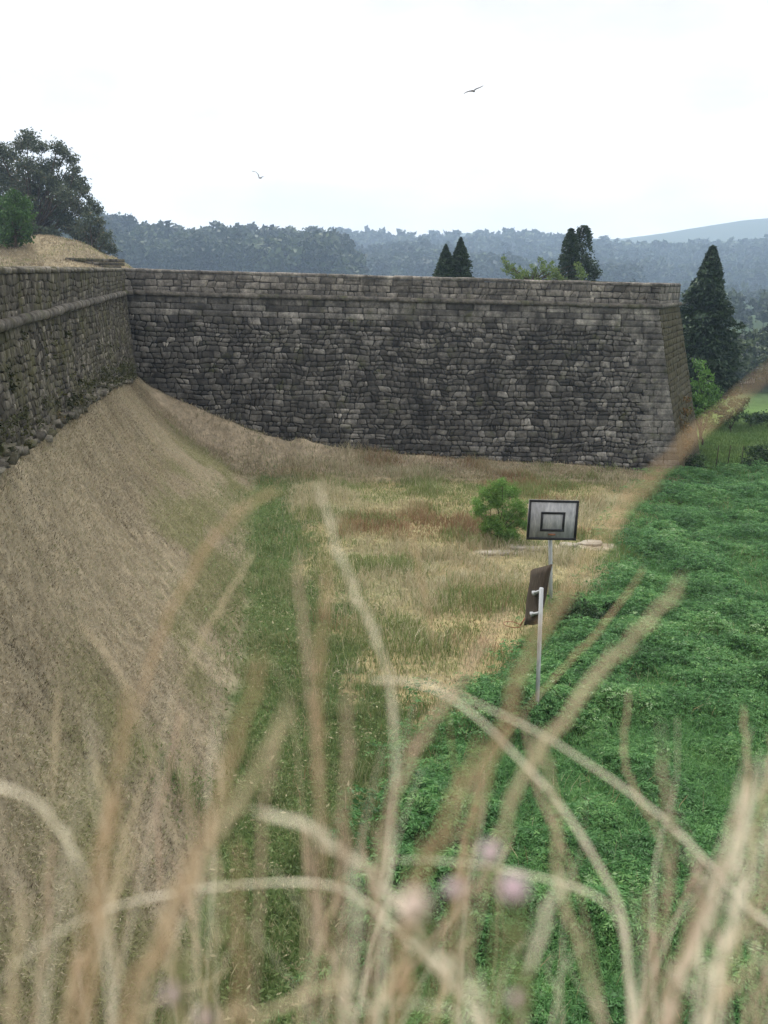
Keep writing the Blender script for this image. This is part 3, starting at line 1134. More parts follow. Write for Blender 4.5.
# big eucalyptus on the left, beyond the mound
EU = [(28, 137, 9), (20, 146, 8), (33, 147, 7), (42, 147, 6), (57, 147, 8), (64, 152, 6), (71, 160, 7), (75, 170, 6), (10, 155, 10), (25, 165, 12), (45, 168, 10), (55, 163, 7), (0, 150, 8), (-8, 165, 12), (5, 175, 14),
      (30, 185, 14), (50, 180, 11), (70, 180, 10), (80, 182, 7), (84, 192, 5), (65, 195, 11), (45, 200, 13), (20, 200, 14), (0, 200, 14), (-15, 190, 14), (75, 205, 8), (60, 213, 11), (40, 220, 13), (25, 225, 12), (5, 225, 12), (70, 225, 9), (50, 235, 10), (-20, 215, 14), (-12, 175, 12), (55, 186, 9), (38, 172, 9), (17, 186, 10), (12, 214, 12), (30, 238, 11), (-5, 240, 12), (-28, 205, 12)]
broadleaf('eucalyptus_tree', on_ground(35, 250, 124), 16, px_clumps(124, [(a, b, c * 1.1) for a, b, c in EU] + [(a + 5, b + 7, c * 0.85) for a, b, c in EU[14:]], 3, 3.5), 'tall dark eucalyptus with airy ragged crown behind the straw-coloured mound', 31, 'euc', 'bark', dens=40, leaf=0.165, trunk_r=0.34, fork=0.3, droop=0.25)
E2 = [(92, 205, 7), (86, 210, 5), (98, 210, 6), (90, 218, 8), (100, 222, 6), (85, 228, 9), (97, 232, 9), (106, 236, 7), (90, 240, 10), (104, 246, 9), (78, 236, 8), (112, 250, 6)]
broadleaf('eucalyptus_tree', on_ground(92, 252, 120), 7, px_clumps(120, [(a, b, c * 1.05) for a, b, c in E2], 4, 2), 'smaller dark eucalyptus at the right end of the mound, lower than the tall one', 32, 'euc', 'bark', dens=55, leaf=0.14, trunk_r=0.22, fork=0.3, droop=0.25)
G1 = [(10, 240, 8), (20, 241, 7), (2, 240, 8), (28, 238, 6), (15, 196, 8), (8, 202, 9), (24, 203, 9), (12, 212, 12), (25, 216, 10), (5, 220, 10), (16, 225, 12), (28, 229, 7), (8, 232, 10), (20, 234, 9), (-4, 214, 9), (-4, 228, 9)]
broadleaf('young_tree', on_ground(15, 244, 84), 4.2, px_clumps(84, G1, 5, 0.9), 'small bright green leafy tree standing on the straw-coloured mound', 33, 'midgreen', 'bark', dens=70, leaf=0.11, trunk_r=0.1, fork=0.3)

# trees showing above the bastion
def above(px, py_top, Y):
    P = at_y(px, py_top, Y)
    zb_ = float(height(P[0], P[1]))
    return (float(P[0]), float(P[1]), zb_), float(P[2]) - zb_


b_, h_ = above(446, 245, 92)
conifer('conifer_tree', b_, h_, 1.05, 'shorter left one of two small pointed conifers behind the stone parapet', 41, n=11000, leaf=0.10)
b_, h_ = above(461, 238, 93)
conifer('conifer_tree', b_, h_, 1.2, 'taller right one of two small pointed conifers behind the stone parapet', 42, n=13000, leaf=0.10)
b_, h_ = above(571, 229, 96)
conifer('cypress_tree', b_, h_, 1.15, 'dark columnar cypress with spiky top just left of its thicker twin', 43, n=20000, leaf=0.11, power=0.55, column=0.6)
b_, h_ = above(584, 226, 97)
conifer('cypress_tree', b_, h_, 1.45, 'thicker dark columnar cypress at the right above the bastion', 44, n=26000, leaf=0.11, power=0.45, column=0.7)
SP = []
for px, top in ((504, 258), (512, 265), (522, 268), (532, 266), (540, 259), (550, 263), (558, 270), (578, 264), (527, 272), (516, 273), (545, 271), (535, 273)):
    for k in range(4):
        SP.append((px + k * 1.6 + random.uniform(-2, 2), top + k * 4, 3 + 0.8 * k))
broadleaf('leafy_shrub', on_ground(532, 280, 88), 2.5, px_clumps(88, SP, 6, 1.0), 'yellow-green shrub with feathery shoots poking above the bastion parapet', 34, 'spray', 'bark', 'shrub', dens=45, leaf=0.10, trunk_r=0.08, fork=0.3)

# conical conifer and bushes right of the bastion
b_, h_ = above(713, 247, 95)
conifer('conifer_tree', b_, h_, 3.4, 'large dark cone-shaped conifer standing right of the bastion', 45, n=42000, leaf=0.17, power=0.72, bare=0.1)
B1 = [(699, 365, 7), (705, 374, 8), (698, 385, 9), (711, 388, 9), (703, 400, 11), (714, 405, 9), (696, 412, 9), (707, 420, 10), (716, 396, 7), (694, 398, 7)]
broadleaf('green_bush', on_ground(704, 434, 76), 4, px_clumps(76, B1, 7, 1.2), 'bright green bush beside the mossy flank of the bastion', 35, 'green', 'bark', 'bush', dens=34, leaf=0.13, trunk_r=0.08, fork=0.2)
B2 = [(687, 400, 4), (686, 412, 6), (681, 425, 7), (689, 430, 6), (678, 440, 7), (686, 445, 8), (677, 418, 4), (679, 452, 7)]
broadleaf('creeper_bush', on_ground(684, 462, 66), 3, px_clumps(64.2, B2, 8, 0.3), 'rusty brown dry creeper bush against the foot of the bastion flank', 36, 'rust_weed', 'bark', 'bush', dens=40, leaf=0.11, trunk_r=0.05, fork=0.2)
B3 = [(688, 462, 9), (697, 458, 8), (682, 468, 8), (700, 466, 7), (692, 470, 8)]
broadleaf('bramble_bush', on_ground(691, 475, 63), 1.2, px_clumps(63.5, B3, 9, 0.6), 'low dark bramble clump at the foot of the bastion corner', 37, 'bramble', 'bark', 'bush', dens=60, leaf=0.09, trunk_r=0.04, fork=0.2)
B4 = [(752, 452, 8), (762, 450, 9), (757, 462, 10), (768, 460, 11), (746, 464, 7), (775, 455, 10), (765, 470, 8), (783, 464, 10)]
broadleaf('dark_bush', on_ground(763, 476, 66), 1.8, px_clumps(66, B4, 10, 0.8), 'round dark green bush at the edge of the light green field', 38, 'bramble', 'bark', 'bush', dens=60, leaf=0.10, trunk_r=0.05, fork=0.2)
B5 = [(724, 408, 7), (733, 404, 7), (728, 416, 7), (740, 410, 7), (722, 420, 6), (744, 402, 6), (736, 418, 5)]
broadleaf('dark_bush', on_ground(731, 425, 88), 2, px_clumps(88, B5, 11, 1), 'dark bush below the big conifer at the far side of the field', 39, 'bramble', 'bark', 'bush', dens=40, leaf=0.13, trunk_r=0.06, fork=0.2)
for kk, (px, py, rr_, lab) in enumerate(((752, 418, 5, 'tiny dark shrub left of another one along the far field edge'), (768, 416, 6, 'dark shrub at the right picture edge along the far field edge'))):
    cl = [(px + a_, py + b2, rr_) for a_, b2 in ((-5, 0), (4, -2), (0, 3), (7, 3))]
    broadleaf('field_shrub', on_ground(px, py + 8, 92), 1.2, px_clumps(92, cl, 50 + kk, 0.8), lab, 60 + kk, 'bramble', 'bark', 'bush', dens=40, leaf=0.13, trunk_r=0.04, fork=0.2)
# shrub in the ditch
B6 = [(500, 485, 10), (510, 490, 11), (492, 492, 10), (500, 500, 13), (516, 504, 10), (488, 506, 9), (508, 515, 12), (496, 520, 9), (518, 520, 8), (510, 527, 8), (504, 480, 6), (484, 500, 7)]
pb = at_z(504, 537, 0.35)
broadleaf('ditch_shrub', (float(pb[0]), float(pb[1]), float(height(pb[0], pb[1]))), 2.6, px_clumps(float(pb[1]), [((a - 502) * 1.25 + 500, b + 2, c * 0.98) for a, b, c in B6] + [(490, 522, 9), (500, 530, 9), (512, 533, 8), (522, 512, 8), (486, 528, 8), (500, 537, 8), (514, 538, 8), (478, 512, 7), (526, 526, 7)], 12, 0.7), 'leafy bright green shrub on the ditch floor behind the square backboard', 40, 'softgreen', 'bark', 'shrub', dens=420, leaf=0.085, trunk_r=0.05, fork=0.2)
B7 = [(578, 606, 12), (590, 612, 12), (568, 615, 11), (598, 618, 10), (580, 622, 13), (562, 628, 10), (610, 608, 8), (592, 626, 11), (548, 640, 11), (560, 648, 10)]
pb = at_z(580, 630, 0.2)
broadleaf('bramble_bush', (float(pb[0]), float(pb[1]), float(height(pb[0], pb[1]))), 1.2, px_clumps(float(pb[1]), B7, 13, 0.6), 'dark green bramble clump just right of the two hoop posts', 46, 'bramble', 'bark', 'bush', dens=130, leaf=0.065, trunk_r=0.04, fork=0.2)


# --- woods on the hills (masses of trees nobody could count)
def tree_proto(kind, rng, nq):
    if kind == 0:      # round crown
        n = nq
        cl = rand_dirs(7, rng) * np.array([0.28, 0.28, 0.22]) + np.array([0, 0, 0.66])
        k = rng.integers(0, 7, n)
        p = cl[k] + rand_dirs(n, rng) * (0.17 * rng.random(n) ** 0.4)[:, None]
        s = 0.075
    elif kind == 1:    # tall airy crown
        cl = np.stack([rng.normal(0, 0.10, 9), rng.normal(0, 0.10, 9), rng.uniform(0.4, 0.95, 9)], 1)
        k = rng.integers(0, 9, nq)
        p = cl[k] + rand_dirs(nq, rng) * (0.10 * rng.random(nq) ** 0.4)[:, None]
        s = 0.055
    else:              # umbrella pine
        cl = np.stack([rng.normal(0, 0.16, 6), rng.normal(0, 0.16, 6), rng.uniform(0.72, 0.92, 6)], 1)
        k = rng.integers(0, 6, nq)
        p = cl[k] + rand_dirs(nq, rng) * np.array([0.13, 0.13, 0.07]) * (rng.random(nq) ** 0.4)[:, None]
        s = 0.06
    q = leaves(p, s * 1.05 * math.sqrt(220 / nq), rng, 0.1, 0.6)
    tk = np.zeros((4, 4, 3))                       # thin trunk, four sides
    for i in range(4):
        a0, a1 = i * math.pi / 2, (i + 1) * math.pi / 2
        r = 0.014
        tk[i] = [(r * math.cos(a0), r * math.sin(a0), -0.05), (r * math.cos(a1), r * math.sin(a1), -0.05), (r * .5 * math.cos(a1), r * .5 * math.sin(a1), 0.75), (r * .5 * math.cos(a0), r * .5 * math.sin(a0), 0.75)]
    return np.concatenate([q, tk]), np.concatenate([rng.normal(0, 0.16, nq), np.full(4, -0.3)])


def wood(name, label, pts, hts, nq, seed, kinds, tone_shift=0.0):
    rng = np.random.default_rng(seed)
    protos = [tree_proto(k, rng, nq) for k in kinds]
    Q, T = [], []
    for (x, y, z), h in zip(pts, hts):
        q, t = protos[rng.integers(0, len(protos))]
        a = rng.random() * 6.283
        c, s = math.cos(a), math.sin(a)
        R = np.array([[c, -s, 0], [s, c, 0], [0, 0, 1]])
        sc = np.array([h * rng.uniform(0.8, 1.25)] * 2 + [h])
        Q.append((q * sc) @ R.T + np.array([x, y, z]))
        T.append(np.clip(t + rng.normal(0.45, 0.28) + tone_shift, 0, 1))
    me = quad_mesh(name, np.concatenate(Q), np.concatenate(T))
    o = link(name, me, MAT['wood1'])
    tag(o, label, 'trees', kind='stuff')
    return o


def scatter_ridge(n, t0, t1, y0, y1, seed, zmin=-99, ok=None):
    rng = np.random.default_rng(seed)
    y = rng.uniform(y0, y1, n)
    t = rng.uniform(t0, t1, n)
    x = t * y
    z = height(x, y)
    m = np.ones(n, bool)
    if ok is not None:
        m &= ok(x, y, z, t)
    return np.stack([x, y, z - 0.4], 1)[m]


rw = np.random.default_rng(77)
P1 = scatter_ridge(2900, -0.55, 0.02, 700, 1010, 1, ok=lambda x, y, z, t: (z > -4))
wood('hillside_wood', 'nearest wooded ridge, mixed green trees beyond the left wall', P1, np.clip(rw.normal(25, 6, len(P1)), 12, 40), 330, 2, [0, 0, 0, 1, 1, 2])
P2 = scatter_ridge(1600, -0.3, 0.24, 1000, 1250, 3, ok=lambda x, y, z, t: (z > -3))
wood('spur_wood', 'dark wooded spur rising just left of the small conifers', P2, np.clip(rw.normal(26, 4, len(P2)), 15, 36), 190, 4, [0, 0, 1, 2], -0.15)
P3 = scatter_ridge(7000, -0.5, 0.62, 1240, 2000, 5, ok=lambda x, y, z, t: (z > -2) & (vnoise(x * 0.005, y * 0.005, 9) > 0.14))
wood('ridge_wood', 'bluish wooded long ridge across the whole valley', P3, np.clip(rw.normal(24, 6, len(P3)), 11, 45), 64, 6, [0, 0, 1, 2])
P4 = scatter_ridge(620, 0.24, 0.62, 185, 270, 7, ok=lambda x, y, z, t: vnoise(x * 0.05, y * 0.05, 3) > 0.3)
wood('valley_wood', 'dark valley trees at the right edge behind the big conifer', P4, np.clip(rw.normal(7.5, 1.6, len(P4)), 4, 11), 620, 8, [0, 0, 0, 1])

P5 = scatter_ridge(900, 0.2, 0.62, 300, 1230, 9, ok=lambda x, y, z, t: vnoise(x * 0.01, y * 0.006, 13) > 0.42)
wood('valley_trees', 'scattered hedgerow trees on the hazy valley floor', P5, np.clip(rw.normal(12, 3, len(P5)), 6, 20), 120, 10, [0, 0, 1])

# --- a white house in the valley
Ph = at_y(743, 366, 205)
zt = float(Ph[2]) + 0.5
hz = min(float(height(Ph[0], Ph[1])), zt - 2.6)
cx, cy = float(Ph[0]), float(Ph[1])
hs = empty('house', (cx, cy, hz), 'small white house with terracotta roof among the valley trees', 'house')
hw = MB()
hw.box((cx, cy, (hz + zt) / 2), (1.5, 0.25, 0), (-0.4, 2.4, 0), (0, 0, (zt - hz) / 2))
hw.build('wall', MAT['plaster'], hs)
hr_ = MB()
hr_.add([(cx - 1.7, cy - 2.9, zt), (cx + 1.9, cy - 2.3, zt), (cx + 1.1, cy + 2.9, zt), (cx - 2.5, cy + 2.3, zt), (cx - 1.5, cy, zt + 0.7), (cx + 1.2, cy + 0.5, zt + 0.7)], [[0, 1, 5, 4], [2, 3, 4, 5], [0, 4, 3], [1, 2, 5], [0, 3, 2, 1]])
hr_.build('roof', MAT['tiles'], hs)
for dx in (-0.8, 0.7):
    wn = MB()
    wn.box((cx + dx + 0.4, cy - 2.39 + dx * 0.17, zt - 1.0), (0.3, 0.05, 0), (-0.01, 0.05, 0), (0, 0, 0.45))
    wn.build('window', MAT['glass'], hs)

# --- low stone kerb on the mound
lk = MB()
rg = np.random.default_rng(15)
K0, K1 = at_y(66, 262, 82), at_y(118, 262, 82)
L = float(np.linalg.norm(K1 - K0))
for lev in range(3):
    a = 0.0
    while a < L:
        w = rg.uniform(0.25, 0.6)
        p = K0 + (K1 - K0) * ((a + w / 2) / L)
        zz = float(height(p[0], p[1]))
        lk.box((p[0], p[1] + rg.normal(0, 0.03), 12.05 + lev * 0.27 + 0.05), (w * 0.48, 0, 0), (0, 0.22, 0), (0, 0, 0.125), float(rg.uniform(0.2, 0.7)))
        a += w
o = lk.build('low_wall', MAT['curtain'])
tag(o, 'low dark stone retaining wall along the foot of the straw-coloured mound', 'low wall')


# ------------------------------------------------------------------ basketball hoops
def framed(c, u, v, n):
    return [np.array(q, float) for q in (c, u, v, n)]


def bar(mb, c, u, v, n, x0, x1, y0, y1, z0, z1):
    mb.box(c + u * (x0 + x1) / 2 + v * (y0 + y1) / 2 + n * (z0 + z1) / 2, u * (x1 - x0) / 2, v * (y1 - y0) / 2, n * (z1 - z0) / 2)


# far hoop, facing the camera
pb = at_z(551, 610, 0.05)
Yb = float(pb[1])
base = (float(pb[0]), Yb, float(height(pb[0], pb[1])))
hoop = empty('basketball_hoop', base, 'basketball hoop facing the camera, grey weathered backboard outlined in black on white post', 'basketball hoop')
bc = at_y(552.6, 520, Yb - 0.45)
mpp = Yb * 1.03 / FPX
u = np.array([0.995, 0.09, -0.015])
u /= np.linalg.norm(u)
v = np.array([0.012, 0.0, 1.0])
n_ = np.cross(u, v)          # faces -y (camera)
n_ /= np.linalg.norm(n_)
BW, BH = 25.0 * mpp, 20.3 * mpp
bd = MB()
NP = 1
for k in range(NP):          # horizontal boards of the panel, hairline gaps
    y0 = -BH + 2 * BH * k / NP
    y1 = -BH + 2 * BH * (k + 1) / NP
    bar(bd, bc, u, v, n_, -BW, BW, y0 + 0.004, y1 - 0.004, -0.02, 0.02 + 0.003 * (k % 2))
back = bd.build('backboard', MAT['board'], hoop)
fr = MB()
for (x0, x1, y0, y1) in ((-BW, BW, BH - 0.085, BH), (-BW, BW, -BH, -BH + 0.085), (-BW, -BW + 0.085, -BH + 0.085, BH - 0.085), (BW - 0.085, BW, -BH + 0.085, BH - 0.085)):
    bar(fr, bc, u, v, n_, x0, x1, y0, y1, 0.024, 0.04)
fr.build('border_line', MAT['black'], back)
sq = MB()
sx, sy0, sy1 = 12.2 * mpp, -11.5 * mpp, 8.3 * mpp
t_ = 0.085
for (x0, x1, y0, y1) in ((-sx, sx, sy1 - t_, sy1), (-sx, sx, sy0, sy0 + t_), (-sx, -sx + t_, sy0 + t_, sy1 - t_), (sx - t_, sx, sy0 + t_, sy1 - t_)):
    bar(sq, bc, u, v, n_, x0, x1, y0, y1, 0.024, 0.04)
sq.build('target_square', MAT['black'], back)
ri = MB()
rc = bc + v * (sy0 - 0.11) + n_ * 0.06
bar(ri, rc, u, v, n_, -0.13, 0.13, -0.03, 0.03, -0.02, 0.02)
ri.build('rim_bracket', MAT['rust'], hoop)
po = MB()
top = bc - n_ * 0.42 + v * 0.1
po.tube([(base[0], base[1], base[2] - 0.3), (base[0] * 0.5 + top[0] * 0.5, base[1] * 0.5 + top[1] * 0.5, base[2] * 0.5 + top[2] * 0.5), top], 0.075, 12)
po.build('post', MAT['white_paint'], hoop, True)
for dz in (0.35, -0.35):
    ar = MB()
    ar.tube([top + v * (dz - 0.1) * 0.6, bc - n_ * 0.03 + v * dz], 0.03, 8)
    ar.build('support_arm', MAT['steel'], hoop)

# near hoop, seen from the side: a warped rotten board hanging on its post
pb = at_z(536, 736, 0.0)
Yn = float(pb[1])
base = (float(pb[0]), Yn, float(height(pb[0], pb[1])))
hoop2 = empty('basketball_hoop', base, 'basketball hoop seen edge-on, warped dark brown board on white post with steel brackets', 'basketball hoop')
po = MB()
top = at_y(541.5, 588, Yn)
po.tube([(base[0], base[1], base[2] - 0.3), ((base[0] + top[0]) / 2, Yn, (base[2] + top[2]) / 2), top], 0.056, 12)
po.build('post', MAT['white_paint'], hoop2, True)
# board corners seen in the photo: near edge right, far edge left
Yq = Yn + 0.55
c_tl = at_y(530.5, 571, Yq + 0.75)
c_tr = at_y(548.5, 564.5, Yq - 0.5)
c_br = at_y(538.5, 624, Yq - 0.5)
c_bl = at_y(523.5, 625.5, Yq + 0.75)
bd = MB()
NU, NV = 6, 8
gr = []
for j in range(NV + 1):
    tv = j / NV
    for i in range(NU + 1):
        tu = i / NU
        p = (c_tl * (1 - tu) + c_tr * tu) * (1 - tv) + (c_bl * (1 - tu) + c_br * tu) * tv
        curl = -0.07 * math.sin(tu * math.pi) * (1 - 0.4 * tv) + (0.06 * max(0, tu - 0.7) / 0.3) * (1 - tv)
        gr.append(p + np.array([curl + 0.012 * math.sin(9 * tv + 3 * tu), 0, 0.015 * math.sin(7 * tu)]))
nn = np.cross(c_tr - c_tl, c_bl - c_tl)
nn /= np.linalg.norm(nn)
N0 = len(gr)
vs = gr + [p + nn * 0.05 for p in gr]
fs = []
for j in range(NV):
    for i in range(NU):
        a = j * (NU + 1) + i
        q = [a, a + 1, a + NU + 2, a + NU + 1]
        fs.append(q[::-1])
        fs.append([N0 + k for k in q])
ring = [i for i in range(NU + 1)] + [j * (NU + 1) + NU for j in range(1, NV + 1)] + [NV * (NU + 1) + i for i in range(NU - 1, -1, -1)] + [j * (NU + 1) for j in range(NV - 1, 0, -1)]
for a, b in zip(ring, ring[1:] + ring[:1]):
    fs.append([a, b, N0 + b, N0 + a])
bd.add(vs, fs)
back2 = bd.build('backboard', MAT['oldwood'], hoop2)
for (pa, pb_, nm) in (((541.5, 590), (534, 593), 0), ((540, 612.5), (532, 614), 1)):
    br = MB()
    A, B = at_y(*pa, Yn - 0.02), at_y(*pb_, Yn + 0.5)
    br.tube([A, A + (B - A) * 0.6 + np.array([0, 0, -0.01]), B], [0.035, 0.04, 0.05], 8)
    br.box(B, (0.05, 0, 0.005), (0, 0.09, 0), (0, 0, 0.035))
    br.build('bracket', MAT['white_paint'], hoop2)
ri = MB()
pts = []
rc = at_y(512, 624.5, Yn - 0.05)
for k in range(25):
    t = 2 * math.pi * k / 24
    pts.append(rc + np.array([0.225 * math.cos(t), 0.225 * math.sin(t), -0.02 * math.cos(t)]))
ri.tube(pts, 0.012, 6, cap=False)
jx = rc + np.array([0.225, 0, -0.02])
ri.tube([jx, at_y(525, 618, Yn)], 0.022, 6)
ri.build('rim', MAT['rust'], hoop2)

# --- bleached slabs lying in the dry grass
rg = np.random.default_rng(19)
labs = ['pale broken concrete slab at the left end of the line behind the hoops', 'pale narrow slab second from the left in the line behind the hoops', 'pale slab in the middle of the line, just left of the far hoop post', 'short pale slab just right of the far hoop post', 'pale slab at the right end of the line behind the hoops']
for (px, py, w), lab in zip(((497, 552, 20), (518, 547, 13), (539, 549, 15), (566, 547, 11), (590, 545, 15)), labs):
    p = at_z(px, py, 0.12)
    k = p[1] * 1.03 / FPX
    z = float(height(p[0], p[1])) + 0.06
    sb = MB()
    vs = []
    m = 9
    ro = rg.uniform(0.55, 1.15, m)
    for zz, sc in ((-0.12, 1.0), (0.03, 1.0), (0.05, 0.94)):
        for i in range(m):
            t = 2 * math.pi * i / m
            vs.append((p[0] + w * k * math.cos(t) * ro[i] * sc, p[1] + 0.42 * math.sin(t) * ro[i] * sc, z + zz + 0.02 * math.cos(t + px)))
    fs = [list(range(m))[::-1], [2 * m + i for i in range(m)]]
    for r_ in (0, m):
        for i in range(m):
            fs.append([r_ + i, r_ + (i + 1) % m, r_ + m + (i + 1) % m, r_ + m + i])
    sb.add(vs, fs)
    o = sb.build('stone_slab', MAT['slab'])
    tag(o, lab, 'slab', 'pale slabs lying behind the hoops')

# --- three thin posts of the field fence
fpl = ['thin wooden fence post left of two others in the light green field', 'thin middle wooden fence post in the light green field', 'thin wooden fence post nearest the round dark bush']
for (px, py), lab in zip(((716, 466), (728, 463), (741, 465)), fpl):
    p = at_y(px, py, 67)
    z = float(height(p[0], p[1]))
    fp = MB()
    fp.tube([(p[0], p[1], z - 0.2), (p[0] + 0.02, p[1], z + 0.8), (p[0] + 0.05, p[1], z + 1.5)], [0.035, 0.032, 0.028], 7)
    o = fp.build('fence_post', MAT['oldwood'])
    tag(o, lab, 'fence post', 'fence posts in the field')


# ------------------------------------------------------------------ ground cover (masses)
def cover(name, label, q, tone, mat):
    o = link(name, quad_mesh(name, q, np.clip(tone, 0, 1)), MAT[mat])
    tag(o, label, 'vegetation', kind='stuff')
    return o


def view_pts(n, y0, y1, l0, l1, rng, pow_=1.0):
    """random plan points, denser close to the camera when pow_ > 1"""
    y = y0 + (y1 - y0) * rng.random(n) ** pow_
    x = l0(y) + (l1(y) - l0(y)) * rng.random(n)
    return x, y


def blades(x, y, zg, ln, lean, wdt, rng, az=None, segs=2):
    """curved narrow grass blades, two quads each"""
    n = len(x)
    if az is None:
        az = rng.random(n) * 6.283
    dh = np.stack([np.cos(az), np.sin(az), np.zeros(n)], 1)
    sd_ = np.stack([-np.sin(az), np.cos(az), np.zeros(n)], 1)
    rot = rng.random(n) * 6.283
    wv = (sd_ * np.cos(rot)[:, None] + dh * np.sin(rot)[:, None]) * (wdt / 2)[:, None]
    p0 = np.stack([x, y, zg - 0.02], 1)
    up = np.array([0, 0, 1.0])
    p1 = p0 + up * (ln * 0.55 * np.cos(lean * 0.5))[:, None] + dh * (ln * 0.55 * np.sin(lean * 0.5))[:, None]
    p2 = p1 + up * (ln * 0.45 * np.cos(lean * 1.4))[:, None] + dh * (ln * 0.45 * np.sin(lean * 1.4))[:, None]
    qa = np.stack([p0 - wv, p0 + wv, p1 + wv * 0.8, p1 - wv * 0.8], 1)
    qb = np.stack([p1 - wv * 0.8, p1 + wv * 0.8, p2 + wv * 0.25, p2 - wv * 0.25], 1)
    return np.concatenate([qa, qb])


# bracken over the right of the ditch
rg = np.random.default_rng(101)
x, y = view_pts(46000, 10, 65, lambda y: -1.5 + 0 * y, lambda y: 4 + 0.5 * y, rg, 1.35)
m = inpoly(x + (fbm(x, y, 3) - 0.5) * 3.0 + rg.normal(0, 0.5, len(x)), y + (fbm(x, y, 4) - 0.5) * 3.0 + rg.normal(0, 0.7, len(x)), FERN)
x, y = x[m], y[m]
can = 0.2 + 0.62 * sstep(0.3, 0.72, fbm(x * 0.6, y * 0.6, 51)) + 0.3 * (fbm(x * 1.9, y * 1.9, 52) - 0.5)
can = can + 0.4 * sstep(0.5, 0.72, fbm(x * 0.22, y * 0.22, 56))
zg = height(x, y)
tplant = fbm(x * 0.8, y * 0.8, 53)
Q, T = [], []
for fr_ in range(5):
    n = len(x)
    az = rg.random(n) * 6.283
    ln = rg.uniform(0.18, 0.39, n) * (0.75 + 0.5 * can)
    r0 = np.stack([x + rg.normal(0, 0.08, n), y + rg.normal(0, 0.08, n), zg + np.maximum(0.06, can * rg.uniform(0.55, 1.0, n))], 1)
    dirh = np.stack([np.cos(az), np.sin(az), np.zeros(n)], 1)
    side = np.stack([-np.sin(az), np.cos(az), np.zeros(n)], 1)
    t0 = rg.normal(0.0, 0.12, n)
    for k in range(6):           # leaflets pairs along the drooping frond
        f = (k + 0.5) / 6
        c = r0 + dirh * (ln * f)[:, None] + np.array([0, 0, 1.0]) * (ln * (0.42 * f - 0.62 * f * f))[:, None]
        wdt = ln * 0.30 * (1 - f * 0.8)
        for sgn in (-1, 1):
            cc = c + side * (sgn * wdt * 0.55)[:, None] + rg.normal(0, 0.012, (n, 3))
            uu = side * (sgn * wdt * 0.62)[:, None] + dirh * (ln * 0.07)[:, None] + np.array([0, 0, -1.0]) * (wdt * rg.uniform(0.0, 0.35, n))[:, None]
            vv = dirh * (ln * 0.042)[:, None] + np.array([0, 0, 1.0]) * (ln * rg.normal(0.0, 0.035, n))[:, None]
            Q.append(leaf_quads(cc, uu, vv))
            T.append(-0.12 + 1.1 * tplant + t0 * 1.5 + rg.normal(0, 0.10, n))
nn_ = len(x)
kk_ = rg.integers(0, nn_, 190000)
bx, by = x[kk_] + rg.normal(0, 0.25, len(kk_)), y[kk_] + rg.normal(0, 0.25, len(kk_))
qb = blades(bx, by, height(bx, by) + can[kk_] * 0.45, rg.uniform(0.2, 0.55, len(kk_)), rg.uniform(0.3, 1.3, len(kk_)), rg.uniform(0.008, 0.02, len(kk_)), rg)
tb = np.clip(0.25 + 0.6 * tplant[kk_] + rg.normal(0, 0.14, len(kk_)), 0, 1)
Q.append(qb)
T.append(np.concatenate([tb, tb]))
cover('bracken_cover', 'dense bright green bracken filling the right side of the ditch', np.concatenate(Q), np.concatenate(T), 'fern')

kk_ = rg.integers(0, len(x), 5200)
kk_ = kk_[fbm(x[kk_] * 0.5, y[kk_] * 0.5, 57) > 0.5]
nk = len(kk_)
bx, by = x[kk_] + rg.normal(0, 0.2, nk), y[kk_] + rg.normal(0, 0.2, nk)
qb = blades(bx, by, height(bx, by) + can[kk_] * 0.4, rg.uniform(0.3, 0.75, nk), rg.uniform(0.1, 0.9, nk), rg.uniform(0.010, 0.02, nk), rg)
tb = rg.uniform(0.1, 0.74, nk)
cover('dead_stems', 'dry tan stems scattered through the green bracken', qb, np.concatenate([tb, tb]), 'dry')

# leafy weeds at the foot of the bank and in the near middle of the ditch
rg = np.random.default_rng(102)
x, y = view_pts(150000, 9, 58.5, lambda y: wall_x(y) + 3.0, lambda y: 3.0 - 0.03 * y, rg, 1.5)
widw = np.interp(y, [0, 13.5, 19.2, 34.5, 50.7, 60], [3.7, 4.15, 4.8, 6.0, 6.5, 7.6])
uw = (x - wall_x(y) - (ZC - bank_base_z(y)) * BAT) / widw
edge = fbm(x * 0.9, y * 0.9, 61) - 0.5
jx, jy = rg.normal(0, 1.0, len(x)), rg.normal(0, 1.7, len(x))
m = (uw + edge * 0.3 + (fbm(x * 0.3 + 5, y * 0.3, 66) - 0.5) * 0.45 + rg.normal(0, 0.10, len(x)) > 0.98) & ~inpoly(x + (fbm(x * 0.28, y * 0.2, 76) - 0.5) * 5 + edge * 2.5 + jx, y + edge * 2.5 + jy, DRY) & ~inpoly(x + edge * 2 + jx, y, FERN)
x, y = x[m], y[m]
n = len(x)
can = 0.05 + 0.32 * sstep(0.4, 0.75, fbm(x * 0.8, y * 0.8, 62))
zz = height(x, y) + can * rg.random(n) ** 0.5
tone = 0.2 + 0.55 * fbm(x * 0.7, y * 0.7, 63) + rg.normal(0, 0.1, n)
tone = np.where(rg.random(n) < 0.10, 1.0, tone)
h2 = slice(None, None, 2)
q = leaves(np.stack([x, y, zz], 1)[h2], (0.035 + 0.035 * rg.random(n))[h2], rg, 0.3, 0.33)
qb = blades(x, y, height(x, y), rg.uniform(0.10, 0.36, n) * (0.5 + can + 1.3 * sstep(0.5, 0.72, fbm(x * 0.8, y * 0.8, 67))), rg.uniform(0.1, 1.0, n), rg.uniform(0.008, 0.02, n), rg)
